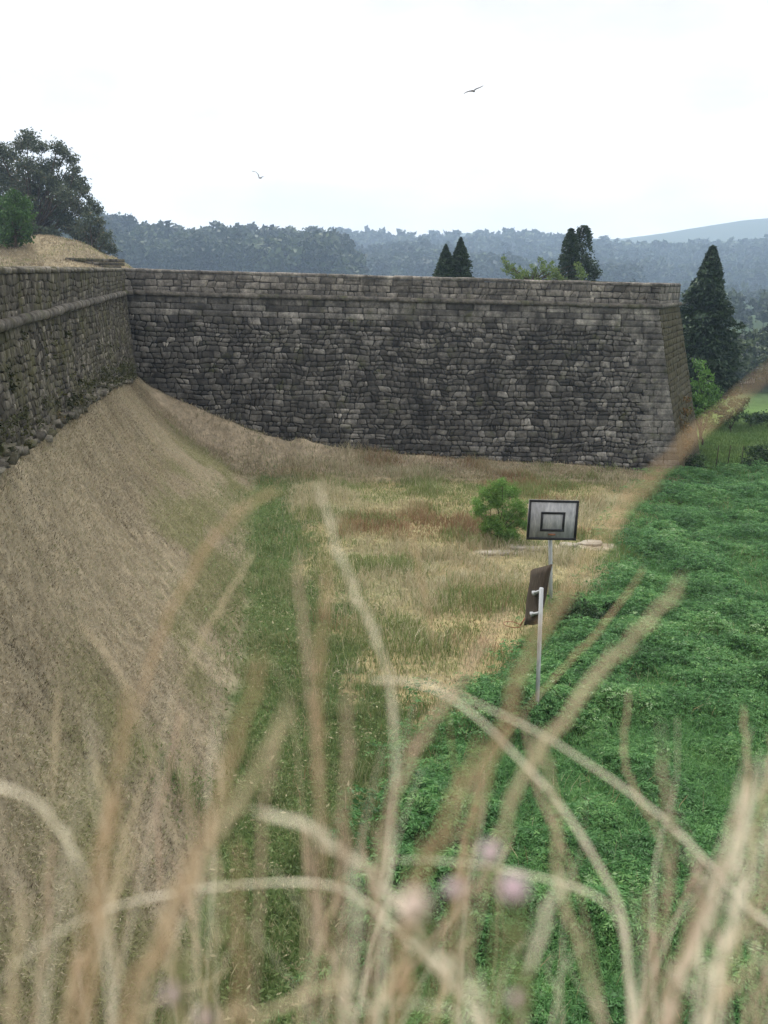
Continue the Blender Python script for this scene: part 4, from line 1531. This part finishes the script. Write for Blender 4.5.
tone_b = np.where(rg.random(n) < 0.20 + 0.35 * sstep(0.4, 0.65, fbm(x * 0.45, y * 0.3, 64)), 0.85 + 0.15 * rg.random(n), np.clip(tone + rg.normal(0.1, 0.1, n), 0, 0.9))
q = np.concatenate([q, qb])
tone = np.concatenate([tone[h2], tone_b, tone_b])
cover('leafy_weeds', 'low leafy green weeds along the foot of the dry earth bank', q, tone, 'weed')


# dry meadow grass over the middle of the ditch
rg = np.random.default_rng(103)
x, y = view_pts(190000, 20, 61, lambda y: -8.5 + 0 * y, lambda y: 17.5 + 0 * y, rg, 1.0)
edge = fbm(x * 0.9, y * 0.9, 71) - 0.5
edge2 = (fbm(x * 0.28, y * 0.2, 76) - 0.5) * 5
m = inpoly(x + edge2 + edge * 3.5 + rg.normal(0, 1.2, len(x)), y + edge * 4.5 + rg.normal(0, 2.0, len(x)), DRY)
m &= (WORN(x, y) + edge * 0.9 > 0.4) | (rg.random(len(x)) < 0.12)
x, y = x[m], y[m]
n = len(x)
pat = fbm(x * 0.22 + 3, y * 0.30, 72)
grn = fbm(x * 0.3 + 30, y * 0.42, 73)
isg = rg.random(n) < np.clip((grn - 0.41) * 4.6, 0.14, 0.85)
tone = np.clip(0.04 + 0.70 * sstep(0.30, 0.64, pat) + rg.normal(0, 0.11, n), 0, 0.745)
rcx, rcy = at_z(440, 525, 0.2)[:2]
tone = tone - 0.55 * np.exp(-((x - rcx) / 2.2) ** 2 - ((y - rcy) / 4.0) ** 2)
tone = np.where(isg, 0.80 + 0.2 * rg.random(n), np.clip(tone, 0, 0.745))
ln = (0.16 + 0.45 * sstep(0.35, 0.7, fbm(x * 0.5, y * 0.5, 74))) * rg.uniform(0.5, 1.3, n)
q = blades(x, y, height(x, y), ln, rg.uniform(0.1, 0.9, n), rg.uniform(0.014, 0.032, n), rg)
cover('dry_meadow_grass', 'straw and rust coloured dry grass over the middle of the ditch', q, np.concatenate([tone, tone]), 'dry')

# short mown stubble on the bank, combed downhill
rg = np.random.default_rng(104)
x, y = view_pts(330000, 9.5, 60.5, lambda y: wall_x(y) + 0.3, lambda y: wall_x(y) + 9.5, rg, 1.35)
widw = np.interp(y, [0, 13.5, 19.2, 34.5, 50.7, 60], [3.7, 4.15, 4.8, 6.0, 6.5, 7.6])
uw = (x - wall_x(y) - (ZC - bank_base_z(y)) * BAT) / widw
edge = fbm(x * 0.9, y * 0.9, 81) - 0.5
m = (uw + edge * 0.12 < 1.0) & (uw > -0.05)
x, y, uw = x[m], y[m], uw[m]
n = len(x)
clump = 0.5 * fbm(x * 2.2, y * 1.6, 82) + 0.5 * sstep(0.25, 0.7, fbm(x * 1.1, y * 4.5, 84))
pat = fbm(x * 0.35, y * 0.28, 83)
gp = sstep(0.44, 0.62, fbm(x * 0.5 + 9, y * 0.22, 31)) * sstep(0.1, 0.6, uw)
isg = rg.random(n) < 0.06 + 0.62 * gp + 0.22 * sstep(0.55, 0.95, uw) * sstep(0.35, 0.6, fbm(x * 0.6, y * 0.6, 85))
streak = sstep(0.56, 0.66, fbm(x * 0.8 + y * 0.3, y * 4.2, 86)) * sstep(0.4, 0.6, fbm(x * 0.4, y * 0.4, 87))
tone = np.clip(-0.12 - 0.5 * streak * (rg.random(n) < 0.75) + 0.75 * clump + 1.05 * (pat - 0.24) + rg.normal(0, 0.17, n), 0, 0.905)  # low clumps toned darker, painting the small shadows between cut tufts
tone = np.where(isg, 0.92 + 0.08 * rg.random(n), tone)
ln = rg.uniform(0.06, 0.18, n) * (0.4 + 1.0 * clump)
q = blades(x, y, height(x, y), ln, rg.uniform(0.7, 1.55, n), rg.uniform(0.007, 0.018, n), rg, az=rg.normal(-0.35, 0.7, n))
cover('bank_stubble', 'short dry mown grass covering the steep earth bank', q, np.concatenate([tone, tone]), 'thatch')

# dry tufts on the low bank below the bastion
rg = np.random.default_rng(105)
x, y = view_pts(32000, 53, 62.3, lambda y: -13 + 0 * y, lambda y: 18.5 + 0 * y, rg)
yb = 60.6 + (x + 15.75) * (2.0 / 32.3) - 1.1
edge = fbm(x * 0.8, y * 0.8, 91) - 0.5
m = (yb - y > -0.2) & (yb - y + edge * 2.5 < 4.0)
x, y, yb = x[m], y[m], yb[m]
n = len(x)
tone = np.clip(0.25 + 0.55 * fbm(x * 0.6, y * 0.9, 92) + rg.normal(0, 0.14, n), 0, 0.905)
isg = rg.random(n) < 0.10 + 0.5 * sstep(2.6, 3.8, yb - y)
tone = np.where(isg, 0.92 + 0.08 * rg.random(n), tone)
q = blades(x, y, height(x, y), rg.uniform(0.1, 0.4, n), rg.uniform(0.3, 1.2, n), rg.uniform(0.015, 0.035, n), rg)
cover('bank_foot_grass', 'pale dry grass on the low bank at the foot of the bastion', q, np.concatenate([tone, tone]), 'thatch')

# field grass beyond the bracken
rg = np.random.default_rng(106)
x, y = view_pts(70000, 62.5, 108, lambda y: 17 + (y - 62) * 0.45, lambda y: 6 + 0.5 * y, rg)
n = len(x)
tone = np.clip(0.15 + 0.6 * fbm(x * 0.15, y * 0.15, 95) + rg.normal(0, 0.14, n), 0, 1)
q = blades(x, y, height(x, y), rg.uniform(0.12, 0.4, n), rg.uniform(0.1, 0.9, n), rg.uniform(0.03, 0.06, n), rg)
cover('field_grass', 'light green grass field right of the bastion', q, np.concatenate([tone, tone]), 'fieldgrass')

# dry grass on the mound inside the fort
rg = np.random.default_rng(108)
y = rg.uniform(78, 100, 26000)
x = rg.uniform(-0.45, -0.23, 26000) * y
m = inpoly(x, y, FORT)
x, y = x[m], y[m]
n = len(x)
tone = np.clip(0.1 + 0.7 * fbm(x * 0.4, y * 0.4, 97) + rg.normal(0, 0.15, n), 0, 0.9)
tone = np.where(rg.random(n) < 0.5 * sstep(0.5, 0.7, fbm(x * 0.3, y * 0.3, 98)), 0.95, tone)
q = blades(x, y, height(x, y), rg.uniform(0.08, 0.24, n) * (0.5 + fbm(x, y, 99)), rg.uniform(0.2, 1.1, n), rg.uniform(0.03, 0.06, n), rg)
cover('mound_grass', 'straw-coloured dry grass on the mound behind the left wall', q, np.concatenate([tone, tone]), 'thatch')

# weeds rooted in the curtain wall's joints and on its footing
rg = np.random.default_rng(107)
Q, T = [], []
for k in range(130):
    a = rg.uniform(22, wl.L - 3)
    low = rg.random() < 0.75
    zz = zg_cur(a) + (rg.uniform(0.0, 0.9) if low else rg.uniform(1.0, 3.6))
    zz = min(zz, ZC - 0.3)
    c0 = wl.pt(a, zz, rg.uniform(0.0, 0.3) if low else 0.02)
    nn_ = int(rg.uniform(14, 50))
    r_ = rg.uniform(0.08, 0.22)
    Q.append(leaves(c0 + rg.normal(0, r_, (nn_, 3)) * [0.6, 1, 0.6], 0.06, rg, 0.2))
    T.append(np.clip(rg.normal(0.4, 0.2) + rg.normal(0, 0.15, nn_), 0, 1))
wq = link('wall_weeds', quad_mesh('wall_weeds', np.concatenate(Q), np.concatenate(T)), MAT['wall_weed'], curt)
tag(wq, kind='stuff')


# ------------------------------------------------------------------ gulls
def gull(px, py, Y, span_px, tips, label, bank):
    c = at_y(px, py, Y)
    k = Y / FPX
    root_l = c
    me = bpy.data.meshes.new('gull')
    bm = bmesh.new()
    # body: rings along its length (flying away to the right), wings as lofted strips grown from the body sides
    f = np.array([0.3, 0.95, 0.05])
    f /= np.linalg.norm(f)
    B = MB()
    L = span_px * k * 0.42
    R = L * 0.12
    prof = [(-0.62, 0.10), (-0.5, 0.35), (-0.2, 0.85), (0.1, 1.0), (0.3, 0.8), (0.4, 0.62), (0.5, 0.6), (0.57, 0.35), (0.66, 0.06)]
    B.tube([c + f * L * a for a, _ in prof], [R * b for _, b in prof], 10)
    for sgn, pts in ((-1, tips[0]), (1, tips[1])):
        prev = None
        ch = [0.34, 0.32, 0.26, 0.10]
        vs = []
        for i, (dx, dy) in enumerate(pts):
            P = at_y(px + dx, py + dy, Y) + np.array([0, -sgn * 0.02 * i, 0])
            cw = L * ch[i]
            th = L * 0.085 * (1 - i / 5.5)
            back_ = f * (-L * 0.12 * (i == 3))
            for (s_, t_) in ((1, 0), (0, th), (-1, 0), (0, -th)):
                vs.append(P + f * cw * s_ * 0.6 + back_ + np.array([0, 0, t_]))
        fs = []
        for i in range(3):
            for j in range(4):
                j2 = (j + 1) % 4
                fs.append([i * 4 + j, i * 4 + j2, (i + 1) * 4 + j2, (i + 1) * 4 + j])
        fs += [[0, 1, 2, 3], [12, 13, 14, 15]]
        B.add(vs, fs)
    # tail fan
    tl = c - f * L * 0.55
    sd_ = np.cross(f, [0, 0, 1.0])
    B.add([tl + sd_ * R * 0.3, tl - sd_ * R * 0.3, tl - f * L * 0.3 - sd_ * R * 1.0, tl - f * L * 0.3 + sd_ * R * 1.0, tl + [0, 0, R * 0.3], tl - f * L * 0.3 + [0, 0, R * 0.12]], [[0, 3, 2, 1], [4, 1, 2, 5], [4, 5, 3, 0], [4, 0, 1], [5, 2, 3]])
    bm.free()
    bpy.data.meshes.remove(me)
    o = B.build('gull', MAT['bird'], None, True)
    return tag(o, label, 'bird', 'gulls in the sky')


gull(473.5, 91, 62, 20, [[(-1, 0), (-4, 0), (-7, 1), (-9.5, 2.6)], [(1, -1), (3, -2.2), (6, -3.3), (10, -5)]], 'gull gliding high in the sky with both wings spread wide', 0)
gull(260, 178, 62, 14, [[(-1, -1), (-2, -4), (-4, -6), (-8, -7)], [(1, -0.5), (2, -1), (3, -1.2), (4, -1.4)]], 'gull with one raised bent wing in the sky over the wooded ridge', 0)

# ------------------------------------------------------------------ dry grass stalks in front of the camera
rg = np.random.default_rng(200)
GRP = 'dry grass stalks in the foreground'


def smooth_curve(P, m=5):
    P = np.array(P, float)
    out_ = []
    n = len(P)
    for i in range(n - 1):
        p0, p1, p2, p3 = P[max(i - 1, 0)], P[i], P[i + 1], P[min(i + 2, n - 1)]
        for k in range(m):
            t = k / m
            out_.append(0.5 * ((2 * p1) + (-p0 + p2) * t + (2 * p0 - 5 * p1 + 4 * p2 - p3) * t * t + (-p0 + 3 * p1 - 3 * p2 + p3) * t ** 3))
    out_.append(P[-1])
    return np.array(out_)


def stalk(pts, d0, d1, w, mat, head, label, name='grass_stalk', shared=False):
    """pts run from the tip to the foot in the photo; d0/d1 metres from the camera at tip and foot; w stem width in mm; head: (fraction of length, width mm)"""
    n = len(pts)
    P = [at_d(px, py, d0 + (d1 - d0) * i / (n - 1)) for i, (px, py) in enumerate(pts)]
    last = P[-1]
    dirn = P[-1] - P[-2]
    gz = 11.36
    ext = max(0.02, (last[2] - gz))
    sl = dirn / max(1e-3, abs(dirn[2]))
    foot = np.array([last[0] + np.clip(sl[0], -0.4, 0.4) * ext * 0.5, min(0.8, max(0.12, last[1] - 0.05)), gz])
    P.append(0.5 * (last + foot) + np.array([np.clip(sl[0], -0.4, 0.4) * ext * 0.1, 0, 0]))
    P.append(foot)
    C = smooth_curve(P)
    root = empty(name, tuple(map(float, foot)), label, 'grass stalk', GRP)
    seg = np.linalg.norm(np.diff(C, axis=0), axis=1)
    al = np.concatenate([[0], np.cumsum(seg)])
    tot = al[-1]
    st = MB()
    nd = rg.uniform(0.1, 0.3)
    rs = [w * 0.72 / 2000 * (0.3 + 0.7 * min(1, a / (tot * 0.55))) * (1.25 if abs(((a / tot) % nd) - nd / 2) < 0.012 else 1.0) for a in al]
    st.tube(C, rs, 6)
    st.build('stem', MAT['stalk_' + mat], root, True)
    if head:
        hf, hw_ = head
        hd = MB()
        hl = tot * hf
        ns = int(max(8, hl / 0.0085))
        for k in range(ns):
            a = hl * (k + 0.5) / ns
            i = min(len(C) - 2, int(np.searchsorted(al, a) - 1))
            i = max(i, 0)
            t = (a - al[i]) / max(1e-6, seg[i])
            c = C[i] + (C[i + 1] - C[i]) * t
            d = C[i] - C[i + 1]
            d /= np.linalg.norm(d)
            env = math.sin(math.pi * min(1, (a / hl) * 0.85 + 0.12)) ** 0.7
            sd_ = np.cross(d, rand_dirs(1, rg)[0])
            sd_ /= np.linalg.norm(sd_)
            ax = d * 0.93 + sd_ * 0.25
            hw2 = hw_ / 1000 * env * 0.25
            ln_ = 0.007 + hw2 * 1.3
            hd.ellipsoid(c + sd_ * hw2 * rg.uniform(0.3, 0.8) + d * 0.002, (hw2 * 0.34 + 0.0004, hw2 * 0.26 + 0.0004, ln_), 5, 4, 0.5, 0, ax)
        hd.build('seed_head', MAT['stalk_' + mat], root, True)
    return root


ST = [
    ([(372, 681), (405, 681), (440, 693), (475, 716), (515, 755), (560, 805), (600, 868), (622, 915), (628, 970), (632, 1030)], .80, .78, 5.8, 'pale', None, 'thick pale stalk arching left in front of the hoop, its bend at picture centre'),
    ([(425, 680), (470, 700), (540, 734), (600, 772), (655, 812), (705, 860), (745, 905), (790, 960)], .82, .78, 4.8, 'pale', None, 'pale straight stalk slanting from the picture centre down to the lower right edge'),
    ([(395, 860), (440, 861), (490, 867), (550, 880), (595, 896), (618, 920), (630, 975), (640, 1030)], .76, .76, 3.6, 'pale', None, 'thin pale stalk lying almost level across the pink flowers'),
    ([(-20, 1000), (40, 945), (100, 912), (170, 894), (240, 885), (310, 883), (350, 893), (385, 920), (430, 965), (480, 1030)], .72, .70, 3.4, 'pale', None, 'long pale stalk arching level across the lower left of the view'),
    ([(262, 812), (300, 824), (335, 846), (370, 874), (400, 912), (430, 960), (462, 1030)], .52, .55, 3.0, 'pale', (.28, 12), 'pale feathery seed head pointing up left above the level arching stalk'),
    ([(320, 488), (334, 540), (356, 595), (380, 650), (392, 705), (394, 800), (386, 900), (378, 1030)], .68, .70, 3.6, 'pale', (.26, 7), 'tall pale stalk whose pointed tip reaches highest left of centre'),
    ([(275, 492), (240, 512), (205, 552), (172, 610), (146, 680), (118, 770), (92, 870), (64, 1030)], .58, .58, 2.2, 'tan', (.22, 7), 'tan stalk bending right at its tip over the foot of the earth bank'),
    ([(252, 556), (222, 605), (196, 650), (168, 715), (138, 800), (112, 890), (84, 1030)], .95, .95, 2.0, 'straw', (.2, 7), 'straight straw stalk leaning right across the earth bank'),
    ([(82, 626), (108, 656), (128, 692), (150, 752), (170, 820), (188, 890), (205, 1030)], .95, .92, 2.2, 'straw', (.14, 5), 'short-headed straw stalk leaning left in front of the earth bank'),
    ([(298, 556), (302, 620), (310, 690), (317, 780), (320, 880), (322, 1030)], .60, .58, 2.4, 'pink', (.2, 6), 'slim upright stalk left of the tall pale one, with narrow head'),
    ([(328, 560), (322, 640), (318, 730), (322, 830), (326, 930), (332, 1030)], .54, .55, 2.4, 'tan', (.25, 8), 'upright tan stalk crossing close behind two others near the centre'),
    ([(262, 660), (248, 705), (232, 760), (210, 825), (182, 895), (150, 965), (120, 1030)], .40, .43, 2.4, 'tan', (.42, 11), 'broad blurred tan seed head leaning right at the foot of the bank'),
    ([(290, 712), (262, 765), (230, 815), (195, 865), (165, 920), (138, 1030)], .42, .45, 2.4, 'straw', (.45, 10), 'broad blurred straw seed head lower and flatter than its tan neighbour'),
    ([(270, 658), (286, 692), (296, 740), (302, 810), (305, 900), (300, 1030)], .95, .92, 2.0, 'straw', None, 'thin hooked stem bending left over the green weeds'),
    ([(346, 700), (346, 770), (342, 850), (340, 940), (342, 1030)], .52, .54, 2.2, 'pink', (.3, 9), 'upright pinkish head just right of the slim stems near the centre'),
    ([(408, 522), (422, 580), (434, 640), (446, 700), (458, 800), (468, 900), (476, 1030)], .95, .95, 1.7, 'tan', (.22, 5), 'faint thin stalk over the dry meadow, tip left of the backboard'),
    ([(504, 616), (478, 652), (448, 698), (416, 750), (390, 812), (376, 890), (368, 1030)], .50, .54, 2.6, 'pink', (.38, 10), 'pinkish seed head crossing over the bend of the thick pale stalk'),
    ([(482, 752), (458, 800), (432, 850), (412, 905), (400, 960), (394, 1030)], .40, .43, 2.6, 'tan', (.5, 15), 'very broad blurred tan head left of the pink flowers'),
    ([(642, 572), (604, 624), (560, 672), (520, 718), (484, 775), (462, 850), (448, 930), (440, 1030)], .95, .95, 2.0, 'tan', (.26, 5), 'narrow tan stalk slanting up right past the hoop post'),
    ([(680, 586), (634, 636), (592, 684), (552, 734), (516, 795), (490, 870), (470, 950), (456, 1030)], .50, .54, 2.4, 'straw', (.3, 10), 'blurred wide stalk slanting up right over the bracken'),
    ([(800, 352), (752, 385), (706, 426), (664, 464), (622, 512), (582, 566), (545, 625), (516, 690), (488, 770), (462, 870), (430, 1030)], .42, .48, 3.0, 'tan', (.36, 9), 'longest blurred tan stalk slanting to the right edge beside the conifer'),
    ([(660, 762), (668, 806), (672, 850), (664, 905), (652, 960), (642, 1030)], .56, .57, 2.4, 'pink', (.55, 8), 'upright head standing alone over the bracken at lower right'),
    ([(764, 770), (748, 812), (728, 862), (706, 920), (684, 975), (664, 1030)], .46, .49, 3.4, 'pale', (.5, 12), 'thick pale head leaning right at the lower right edge'),
    ([(752, 782), (734, 830), (712, 890), (690, 950), (668, 1030)], .50, .52, 2.8, 'pink', (.45, 9), 'pinkish head just left of the thick pale one at lower right'),
    ([(790, 790), (766, 845), (740, 900), (716, 960), (700, 1030)], .45, .48, 2.8, 'pale', (.4, 10), 'pale stalk at the right edge behind the thick pale head'),
    ([(680, 850), (716, 890), (744, 930), (775, 985), (800, 1030)], .60, .58, 3.0, 'pale', None, 'pale stem crossing the right-hand heads the other way'),
    ([(576, 936), (586, 965), (596, 1000), (606, 1040)], .60, .58, 2.8, 'pale', None, 'short pale broken stem at the bottom under the level stalk'),
    ([(240, 850), (239, 900), (239, 960), (240, 1040)], .42, .43, 2.2, 'tan', (.5, 9), 'upright blurred brown head at the bottom below the level arching stalk'),
    ([(-25, 785), (10, 790), (45, 812), (72, 850), (92, 895), (106, 960), (112, 1040)], .58, .58, 2.8, 'pale', (.15, 6), 'pale stalk arching to the left edge in front of the bank'),
    ([(58, 690), (54, 760), (48, 840), (42, 930), (34, 1040)], .92, .92, 1.7, 'straw', (.2, 6), 'faint upright stem near the left edge'),
    ([(112, 800), (104, 850), (94, 910), (84, 970), (76, 1040)], .40, .42, 2.6, 'tan', (.7, 14), 'broad blurred rusty head at the lower left'),
    ([(128, 690), (118, 760), (106, 830), (96, 920), (90, 1040)], .50, .50, 2.2, 'tan', (.35, 9), 'tan head rising behind the rusty head at the lower left'),
    ([(420, 950), (446, 968), (470, 992), (490, 1040)], .46, .46, 4.0, 'pale', (.6, 13), 'bright pale tuft head at the bottom centre'),
    ([(350, 1012), (392, 1004), (430, 1006), (470, 1022), (490, 1050)], .52, .50, 3.0, 'pale', None, 'pale bent stem lying along the bottom edge at the centre'),
    ([(345, 978), (300, 998), (255, 1018), (215, 1050)], .50, .48, 3.0, 'straw', (.5, 9), 'head leaning right along the bottom edge left of centre'),
    ([(478, 775), (470, 840), (462, 900), (456, 960), (452, 1040)], .54, .54, 2.2, 'pink', (.3, 7), 'upright stem right beside the small pink flower'),
    ([(700, 870), (690, 930), (672, 985), (655, 1040)], .46, .46, 2.4, 'pink', (.4, 9), 'short pink-brown head at the foot of the right-hand clump'),
    ([(738, 792), (742, 850), (738, 905), (722, 960), (706, 1040)], .52, .52, 2.6, 'pale', (.5, 10), 'upright pale head between the two leaning heads at lower right'),
    ([(560, 880), (545, 920), (530, 970), (520, 1040)], .50, .50, 2.2, 'pale', (.4, 8), 'pale head right of the large pink flower near the bottom'),
    ([(352, 870), (356, 920), (352, 970), (346, 1040)], .48, .48, 2.4, 'pale', (.5, 10), 'pale upright head in the bottom centre left of the cream flower head'),
    ([(768, 880), (750, 920), (728, 960), (708, 1040)], .52, .52, 2.4, 'straw', (.3, 7), 'straw head at the right edge below the pale heads'),
]
for s_ in ST:
    stalk(*s_)
# further stems that nothing tells apart
THIN = 'thin blurred straw stem rising from the bottom edge among the taller stalks'
for k in range(76):
    px = rg.uniform(5, 765)
    if 480 < px < 600 and k % 3:
        px -= 200
    tx = px + rg.normal(0, 45) + (20 if px < 400 else 10)
    ty = rg.uniform(690, 970)
    d = rg.uniform(0.55, 1.05)
    mid = ((px + tx) / 2 + rg.normal(0, 8), (ty + 1035) / 2)
    q1 = (tx * 0.8 + px * 0.2 + rg.normal(0, 5), ty * 0.78 + 1035 * 0.22)
    stalk([(tx, ty), q1, mid, (px, 1035)], d, d, rg.uniform(1.1, 2.5), ['pale', 'straw', 'pale', 'pink'][k % 4], (0.3, rg.uniform(4, 9)) if k % 2 else None, THIN)


def flower(px, py, d, r_mm, label, kind='flower', foot=(0, 150)):
    d, r_mm = d * 0.68, r_mm * 0.56
    c = at_d(px, py, d)
    f = at_d(px + foot[0], 1040, d)
    gz = 11.36
    ft_ = np.array([f[0], min(0.8, f[1]), gz])
    root = empty('wildflower', tuple(map(float, ft_)), label, 'flower', 'wild flowers in the foreground')
    st = MB()
    C = smooth_curve([c, c * 0.6 + f * 0.4 + np.array([0.004, 0, 0]), f, ft_])
    st.tube(C, 0.0011, 6)
    st.build('stem', MAT['sepal'], root, True)
    hd = MB()
    r = r_mm / 1000
    n = 44
    for k in range(n):
        t = (k + 0.5) / n
        ph = math.acos(1 - 1.45 * t)
        th = k * 2.39996
        dv = np.array([math.sin(ph) * math.cos(th), math.sin(ph) * math.sin(th), math.cos(ph)])
        hd.ellipsoid(c + dv * r * 0.68, (r * 0.14, r * 0.14, r * 0.36), 5, 4, 0.5, 0, dv)
    hd.ellipsoid(c, (r * 0.6, r * 0.6, r * 0.6), 8, 6)
    hd.build('flower_head', MAT[kind], root, True)
    cx_ = MB()
    cx_.ellipsoid(c - np.array([0, 0, r * 0.65]), (r * 0.5, r * 0.5, r * 0.4), 8, 6)
    cx_.build('calyx', MAT['sepal'], root, True)


flower(490, 853, .62, 8.5, 'pale pink clover-like flower just above the level pale stalk')
flower(514, 889, .58, 10.5, 'largest pale pink flower just below the level pale stalk', foot=(-10, 0))
flower(453, 889, .64, 7, 'small pink flower left of the largest one')
flower(415, 908, .50, 11, 'big pale cream fluffy flower head left of the pink flowers', 'palehead')
flower(175, 995, .60, 8, 'lilac flower near the bottom edge at the lower left')
flower(207, 1018, .60, 7, 'lilac flower at the bottom edge right of another lilac one')
flower(517, 1000, .66, 6.5, 'dull pink flower near the bottom edge at the centre')

# ------------------------------------------------------------------ haze: one closed box of pale air
hb = MB()
hb.box((0, 1700, 113), (4000, 0, 0), (0, 2150, 0), (0, 0, 134))
hz_o = hb.build('haze', None)
hm = bpy.data.materials.new('pale_air')
hm.use_nodes = True
n = hm.node_tree
n.nodes.clear()
oo = n.nodes.new('ShaderNodeOutputMaterial')
pv = n.nodes.new('ShaderNodeVolumePrincipled')
pv.inputs['Color'].default_value = (0.56, 0.74, 1.0, 1)
pv.inputs['Density'].default_value = 0.00031
pv.inputs['Anisotropy'].default_value = 0.35
n.links.new(pv.outputs[0], oo.inputs['Volume'])
hz_o.data.materials.clear()
hz_o.data.materials.append(hm)
tag(hz_o, kind='stuff')
print('faces', sum(len(o.data.polygons) for o in S.objects if o.type == 'MESH'))
